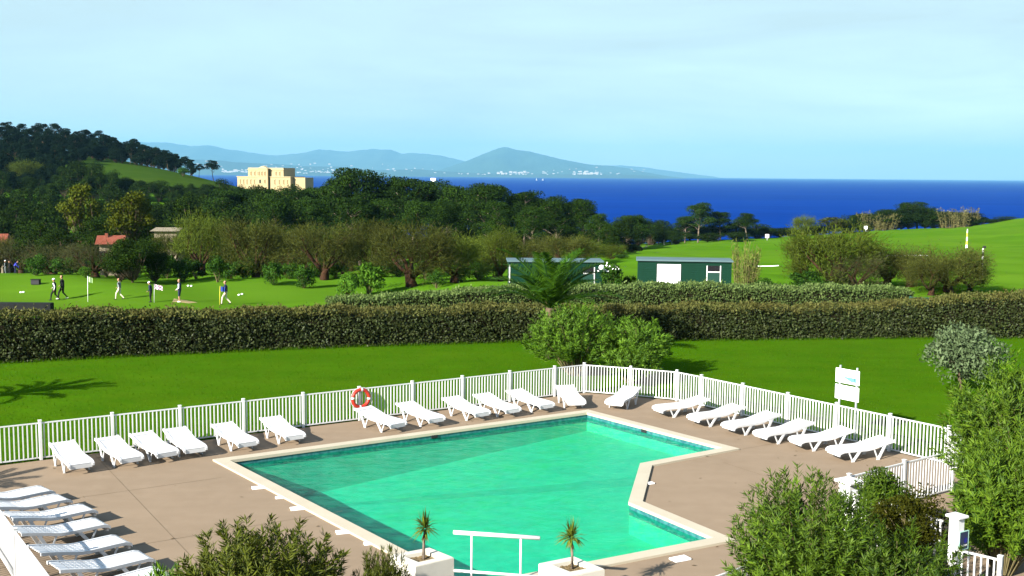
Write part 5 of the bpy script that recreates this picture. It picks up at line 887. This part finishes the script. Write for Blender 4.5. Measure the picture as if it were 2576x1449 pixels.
def villa():
    d_ = 600; k = .0211; X0 = D(666, 440, d_); o = empty('villa', (X0.x, d_, 1.5 - 6), -.33, label='cream stone villa with flat roof and pediment above the pines', cat='villa'); zz = 6.0
    def bx(n_, x0, x1, z0, z1, y0, y1, m_, par=None, bev=.0): return link(n_, box_mesh(n_, (x1 - x0, y1 - y0, z1 - z0), bev), m_, par or o, ((x0 + x1) / 2, (y0 + y1) / 2, (z0 + z1) / 2) if par is None else ((x0 + x1) / 2 - par.location.x, (y0 + y1) / 2 - par.location.y, (z0 + z1) / 2 - par.location.z))
    xs = lambda c: (c - 1288) * k
    lo = bx('lower_block', xs(470), xs(2035), 0, zz + 5.0, 0, 15, M['villa']); up = bx('upper_block', xs(770), xs(1815), zz + 5.002, zz + 9.4, .8, 13, M['villa']); ce = bx('centre_bay', xs(1130), xs(1418), .1, zz + 9.2, -1.6, 1, M['villa'])
    bx('wing', xs(2037), xs(2380), 0, zz + 4.6, 3, 12, M['villa']); bx('cornice', xs(455), xs(2050), zz + 4.75, zz + 5.05, -.35, 15.3, M['villatrim']); bx('cornice', xs(755), xs(1830), zz + 8.6, zz + 8.9, .45, 13.3, M['villatrim']); bx('parapet', xs(772), xs(1813), zz + 9.402, zz + 9.7, .82, 12.98, M['villatrim'])
    bm = bmesh.new(); a, b, h_ = xs(1110), xs(1440), zz + 9.2
    for y in (-1.95, .9): pass
    v = [bm.verts.new(p) for p in ((a, -1.95, h_), (b, -1.95, h_), ((a + b) / 2, -1.95, h_ + 1.5), (a, .9, h_), (b, .9, h_), ((a + b) / 2, .9, h_ + 1.5))]
    for f in ((0, 1, 2), (5, 4, 3), (0, 2, 5, 3), (1, 4, 5, 2), (0, 3, 4, 1)): bm.faces.new([v[i] for i in f])
    link('pediment', mesh_bm('pediment', bm), M['villatrim'], o); bx('shade_strip', xs(1421), xs(1436), .5, zz + 8.5, -.25, -.05, M['dark'])  # thin dark bar stands in for the shade strip beside the centre bay
    def win(x, z0, z1, y, w_, m_=None):
        w = bx('window', x - w_ / 2, x + w_ / 2, z0, z1, y - .06, y + .1, m_ or M['villawin']); bx('sill', x - w_ / 2 - .15, x + w_ / 2 + .15, z0 - .2, z0, y - .3, y - .02, M['villatrim'], w); bx('lintel', x - w_ / 2 - .12, x + w_ / 2 + .12, z1, z1 + .25, y - .25, y - .02, M['villatrim'], w)
    for c_ in (860, 970, 1070, 1600, 1705): win(xs(c_), zz + 5.5, zz + 7.6, .8, .9)
    for c_ in (1170, 1252, 1340): win(xs(c_), zz + 5.5, zz + 7.6, -1.6, .9)
    for c_ in (560, 660, 760, 870, 980, 1580, 1715, 1840, 1950): win(xs(c_), zz + .8, zz + 3.3, 0, .75)
    for c_ in (1195, 1335): win(xs(c_), zz + 1.4, zz + 3.3, -1.6, 1.0, M['glass'] if c_ == 1195 else None)
villa()
fit('oak3', 'creeper', 731, 597, 444, 14, 'dark creeper bush at the right end of the villa', 'bush', None, (9, 4), SP)
# ------------------------------------------------------------------ boats
for i, xd in enumerate((1350, 1366)):
    p = D(xd, 450.5, 9000); p.z = -33; o = empty('sailing_boat', p, .5, label=['left of two tiny white boats near the horizon', 'right of two tiny white boats near the horizon'][i], cat='boat', group='boats on the sea'); bm = bmesh.new()
    v = [bm.verts.new(q) for q in ((-9, -2.4, 2), (9, 0, 2.6), (-9, 2.4, 2), (-8, 0, -.6), (6, 0, -.6))]
    for f in ((0, 1, 2), (0, 3, 4, 1), (2, 1, 4, 3), (0, 2, 3)): bm.faces.new([v[q] for q in f])
    link('hull', mesh_bm('hull', bm), M['blind'], o); bm = bmesh.new(); v = [bm.verts.new(q) for q in ((-6, .2, 3), (1, -.2, 3), (1, 0, 17), (-6, .6, 3), (1, .2, 3), (1, .25, 17))]
    for f in ((0, 1, 2), (5, 4, 3), (0, 2, 5, 3), (1, 4, 5, 2), (0, 3, 4, 1)): bm.faces.new([v[q] for q in f])
    link('sail', mesh_bm('sail', bm), M['blind'], o); link('mast', box_mesh('mast', (.25, .25, 16)), M['steel'], o, (1.3, 0, 10))
# ------------------------------------------------------------------ people
def cloth(name, c): return mat(name, c, .85, .15, noise=(9, tuple(x * .7 for x in c), .5))
CL = dict(black=cloth('black_cloth', (.012, .012, .014)), navy=cloth('navy_cloth', (.016, .022, .05)), white=cloth('white_cloth', (.74, .76, .78)), beige=cloth('beige_cloth', (.62, .55, .40)), grey=cloth('grey_cloth', (.16, .18, .19)), blue=cloth('blue_cloth', (.04, .05, .42)), shoe=cloth('white_shoe', (.75, .72, .6)), dshoe=cloth('dark_shoe', (.02, .02, .02)), hair=cloth('brown_hair', (.06, .035, .02)), eye=cloth('dark_eye', (.01, .01, .01)))
CL['skin'] = M['skin']
def person(loc, rz, pose, cols, label, scale=1.0, voxel=.016, cap=None, fingers=True, group='golfers'):
    top, sleeve, trous, shoe = cols; shorts = trous.endswith('_short'); tr = trous.replace('_short', ''); lower = 'skin' if shorts else tr
    seg = []; sp = []
    def sgm(a, b, ra, rb, m_): seg.append((np.array(a, float), np.array(b, float), ra, rb, m_))
    lean = {'walk': .05, 'stand': .02, 'bend': .55, 'look': .10}[pose]
    pel = np.array([0, 0, .93]); L_ = .50; ch = pel + np.array([0, math.sin(lean) * L_ * .8, math.cos(lean) * L_ * .8]); nk = pel + np.array([0, math.sin(lean) * L_ * 1.14, math.cos(lean) * L_ * 1.14]); tilt = lean + (.35 if pose in ('look', 'bend') else .08); hd = nk + np.array([0, math.sin(tilt) * .155, math.cos(tilt) * .155])
    sgm(pel + [-.045, 0, 0], pel + [.045, 0, 0], .125, .125, tr); sgm(pel + [0, 0, .06], ch, .135, .155, top); sgm(ch + [-.09, 0, .03], ch + [.09, 0, .03], .105, .105, top); sgm(ch, nk, .085, .058, top); sgm(nk, hd, .055, .055, 'skin')
    sgm(hd + [0, .01, -.05], hd + [0, -.005, .045], .082, .098, 'skin'); sgm(hd + [0, -.035, .035], hd + [0, -.01, .07], .088, .082, 'hair'); sgm(hd + [0, .10, -.005], hd + [0, .115, -.02], .014, .018, 'skin')
    for s in (-1, 1): sgm(hd + [s * .095, 0, -.01], hd + [s * .098, -.005, .02], .018, .018, 'skin'); sgm(hd + [s * .035, .092, .01], hd + [s * .036, .094, .01], .014, .014, 'eye')
    sgm(hd + [-.02, .09, -.06], hd + [.02, .09, -.06], .013, .013, 'skin')
    if pose == 'walk': legs = {-1: ([-.1, .24, .52], [-.1, .30, .10]), 1: ([.1, .02, .50], [.1, -.30, .15])}; arms = {-1: ([-.25, -.13, 1.14], [-.24, -.05, .90]), 1: ([.25, .06, 1.12], [.20, .26, 1.0])}
    elif pose == 'bend': legs = {-1: ([-.14, .10, .50], [-.16, .0, .09]), 1: ([.14, .10, .50], [.17, .0, .09])}; arms = {-1: ([-.17, .42, .92], [-.05, .50, .70]), 1: ([.17, .42, .92], [.05, .50, .70])}
    else: legs = {-1: ([-.1, .03, .50], [-.11, -.02, .09]), 1: ([.1, .05, .50], [.13, .05, .09])}; arms = {-1: ([-.26, -.02, 1.13], [-.22, .18, .98]), 1: ([.26, .0, 1.12], [.24, .16, .94])}
    for s in (-1, 1):
        hip = pel + [s * .09, 0, -.03]; kn, an = map(np.array, legs[s]); md = (hip + (kn - hip) * .8); sgm(hip, kn, .095, .066, tr); sgm(kn, an, .062, .042, lower); sgm(kn + (an - kn) * .18, kn + (an - kn) * .4, .058, .06, lower)
        up = .5 if (pose == 'walk' and s == 1) else 0; sgm(an + [0, -.04, -.035], an + [0, .15, -.055 - .09 * up], .042, .034, shoe)
        sh = ch + [s * .17, 0, .05]; el, wr = map(np.array, arms[s])
        if pose in ('stand', 'walk', 'look'): el = el + [0, math.sin(lean) * .3, 0]
        sgm(sh, el, .058, .044, sleeve); sgm(el, wr, .043, .032, sleeve); dr = unit(wr - el); sd = unit(np.cross(dr, [0, 0, 1.0]) + 1e-3); pm = wr + dr * .07; sgm(wr, pm, .026, .034, 'skin')
        for j, (o_, l_) in enumerate(((-.03, .065), (-.01, .078), (.01, .075), (.03, .058))):
            b = pm + sd * o_; m1 = b + dr * l_ * .55; sgm(b, m1, .011, .010, 'skin'); sgm(m1, m1 + (dr * .5 + np.array([0, 0, -.8])) * l_ * .5, .010, .009, 'skin')
        tb = wr + dr * .03 + sd * (-s) * .025; sgm(tb, tb + (dr * .7 - sd * s * .6) * .055, .012, .010, 'skin')
    bm = bmesh.new()
    for a, b, ra, rb, m_ in seg:
        for p, r_ in ((a, ra), (b, rb)):
            k = bmesh.ops.create_icosphere(bm, subdivisions=2, radius=r_); bmesh.ops.translate(bm, vec=Vector(p), verts=k['verts'])
        if np.linalg.norm(b - a) > 1e-3: add_tube(bm, [Vector(a), Vector(b)], [ra, rb], 12)
    me = mesh_bm('body_src', bm); tmp = bpy.data.objects.new('tmp', me); COL.objects.link(tmp); md = tmp.modifiers.new('r', 'REMESH'); md.mode = 'VOXEL'; md.voxel_size = voxel; md.use_smooth_shade = True
    sm = tmp.modifiers.new('s', 'SMOOTH'); sm.factor = .4; sm.iterations = 2
    dg = bpy.context.evaluated_depsgraph_get(); body = bpy.data.meshes.new_from_object(tmp.evaluated_get(dg)); bpy.data.objects.remove(tmp)
    names = sorted({s_[4] for s_ in seg}); body.materials.clear()
    for nm in names: body.materials.append(CL[nm])
    nf = len(body.polygons); c = np.empty(nf * 3, np.float32); body.polygons.foreach_get('center', c); c = c.reshape(-1, 3); best = np.full(nf, 1e9); bi = np.zeros(nf, np.int32)
    for a, b, ra, rb, m_ in seg:
        ab = b - a; t = np.clip(((c - a) @ ab) / max(ab @ ab, 1e-9), 0, 1); d = np.linalg.norm(c - (a + t[:, None] * ab), axis=1) - (ra + (rb - ra) * t); m1 = d < best; best[m1] = d[m1]; bi[m1] = names.index(m_)
    body.polygons.foreach_set('material_index', bi); body.name = 'body'
    o = empty('person', loc, rz, label=label, cat='person', group=group); o.scale = (scale,) * 3; link('body', body, None, o)
    if cap:
        bm = bmesh.new(); bmesh.ops.create_uvsphere(bm, u_segments=14, v_segments=8, radius=.112); bmesh.ops.delete(bm, geom=[v for v in bm.verts if v.co.z < -.005], context='VERTS'); bmesh.ops.scale(bm, vec=(1, 1.08, .95), verts=bm.verts)
        k = bmesh.ops.create_circle(bm, cap_ends=True, segments=12, radius=.10); bmesh.ops.scale(bm, vec=(.85, .8, 1), verts=k['verts']); bmesh.ops.translate(bm, vec=(0, .12, .004), verts=k['verts'])
        link('cap', mesh_bm('cap', bm, True), CL[cap], o, Vector(hd) + Vector((0, 0, .045)), (-tilt, 0, 0))
    return o
PR = math.pi / 2                                          # walking to the left of the picture
def foot(xd, d): g = GT(xd, d); return g
person(foot(131, 85), PR, 'walk', ('black', 'white', 'black', 'dshoe'), 'golfer in white cap and black vest with white sleeves walking left', .97, cap='white')
person(foot(151, 85.6), PR, 'walk', ('black', 'black', 'black', 'shoe'), 'tall golfer all in black with white shoes walking left', 1.06)
person(foot(295, 84.5), PR, 'walk', ('grey', 'black', 'beige', 'dshoe'), 'golfer in grey vest and beige trousers walking left', .93)
person(foot(374, 83.5), PR, 'look', ('navy', 'navy', 'black', 'dshoe'), 'golfer with white cap looking down holding the chequered flag', .90, cap='white')
person(foot(447, 83.5), PR, 'stand', ('navy', 'white', 'navy_short', 'shoe'), 'golfer in navy vest and shorts with pale sleeves standing by sand', 1.0)
person(foot(564, 83), PR, 'walk', ('navy', 'navy', 'beige', 'dshoe'), 'golfer in navy jacket and beige trousers beside the blue flag', 1.02)
person(foot(9, 146), PR, 'stand', ('black', 'grey', 'grey', 'dshoe'), 'far golfer in dark jacket and white cap at the left edge', 1.0, .025, cap='white')
person(foot(19, 144), PR * 1.3, 'stand', ('black', 'black', 'black', 'dshoe'), 'far golfer in black next to the white-capped one', .9, .025)
person(foot(32, 145), -PR, 'bend', ('blue', 'blue', 'navy', 'dshoe'), 'far golfer in blue bending over the green', 1.0, .025)
person(foot(1670, 298), 0, 'stand', ('grey', 'grey', 'white', 'dshoe'), 'tiny golfer in white trousers on the far green, left of two', 1.0, .035)
person(foot(1689, 300), 0, 'stand', ('white', 'white', 'white', 'dshoe'), 'tiny golfer all in white on the far green, right of two', 1.0, .035)
person(foot(1778, 300), 1, 'bend', ('grey', 'white', 'grey', 'dshoe'), 'tiny golfer crouching on the far green', 1.0, .035)
person(foot(1807, 301), 1, 'stand', ('navy', 'navy', 'navy', 'dshoe'), 'tiny golfer in navy alone on the far green', 1.0, .035)
# flags
def checker_mat(name, a, b, sc):
    m = bpy.data.materials.new(name); m.use_nodes = True; t = m.node_tree; p = t.nodes['Principled BSDF']; c = t.nodes.new('ShaderNodeTexChecker'); c.inputs['Color1'].default_value = (*a, 1); c.inputs['Color2'].default_value = (*b, 1); c.inputs['Scale'].default_value = sc
    tc_ = t.nodes.new('ShaderNodeTexCoord'); mp_ = t.nodes.new('ShaderNodeMapping'); mp_.inputs['Location'].default_value = (.013, .5, .013); mp_.inputs['Scale'].default_value = (1, 0.0, 1); t.links.new(tc_.outputs['Object'], mp_.inputs[0]); t.links.new(mp_.outputs[0], c.inputs['Vector']); t.links.new(c.outputs['Color'], p.inputs['Base Color']); p.inputs['Roughness'].default_value = .8; return m
def flag(xd, d, h, w_, hgt, fm, label, pm, droop=.0, dx=0):
    g = GT(xd, d); o = empty('golf_flag', g, label=label, cat='flag', group='golf flags'); bm = bmesh.new(); add_tube(bm, [Vector((0, 0, -.1)), Vector((.02, 0, h * .5)), Vector((.05, 0, h))], [.022, .02, .016], 8); link('pole', mesh_bm('pole', bm, True), pm, o)
    K, J = 10, 5; V = [(.05 + w_ * i / K, .05 * math.sin(i * .9), h - .03 - hgt * j / J - droop * (i / K) ** 1.2) for i in range(K + 1) for j in range(J + 1)]; Fq = [(i * (J + 1) + j, (i + 1) * (J + 1) + j, (i + 1) * (J + 1) + j + 1, i * (J + 1) + j + 1) for i in range(K) for j in range(J)]
    me = mesh_np('cloth', np.array(V), np.array(Fq), smooth=True); link('cloth', me, fm, o); return o
flag(382, 83.3, 1.42, .60, .36, checker_mat('chequered_cloth', (.80, .62, .70), (.10, .02, .10), 9), 'pink and black chequered golf flag held by a golfer', M['white'], .10)
flag(548, 82.6, 1.42, .34, .36, cloth('blue_flag_cloth', (.02, .05, .25)), 'blue golf flag on a pole beside the navy golfer', M['yellow'], .06)
flag(214, 84.0, 2.0, .34, .40, cloth('pale_flag_cloth', (.32, .45, .22)), 'pale green golf flag on a leaning white pole alone', M['blind'], .12)
# golf bags on the far green
for i, (xd, d_) in enumerate(((1655, 297), (1702, 299))):
    g = GT(xd, d_); o = empty('golf_trolley', g, label=['dark golf trolley left of the far golfers', 'dark golf trolley right of the far golfers'][i], cat='golf trolley', group='golf trolleys'); bm = bmesh.new(); add_tube(bm, [Vector((0, 0, .25)), Vector((.25, 0, 1.25))], [.2, .2], 8); link('bag', mesh_bm('bag', bm), M['dark'], o)
    for s in (-1, 1): bm = bmesh.new(); add_tube(bm, [Vector((0, s * .3, .18)), Vector((0, s * .3 + .05, .18))], [.18, .18], 12); link('wheel', mesh_bm('wheel', bm), M['dark'], o)
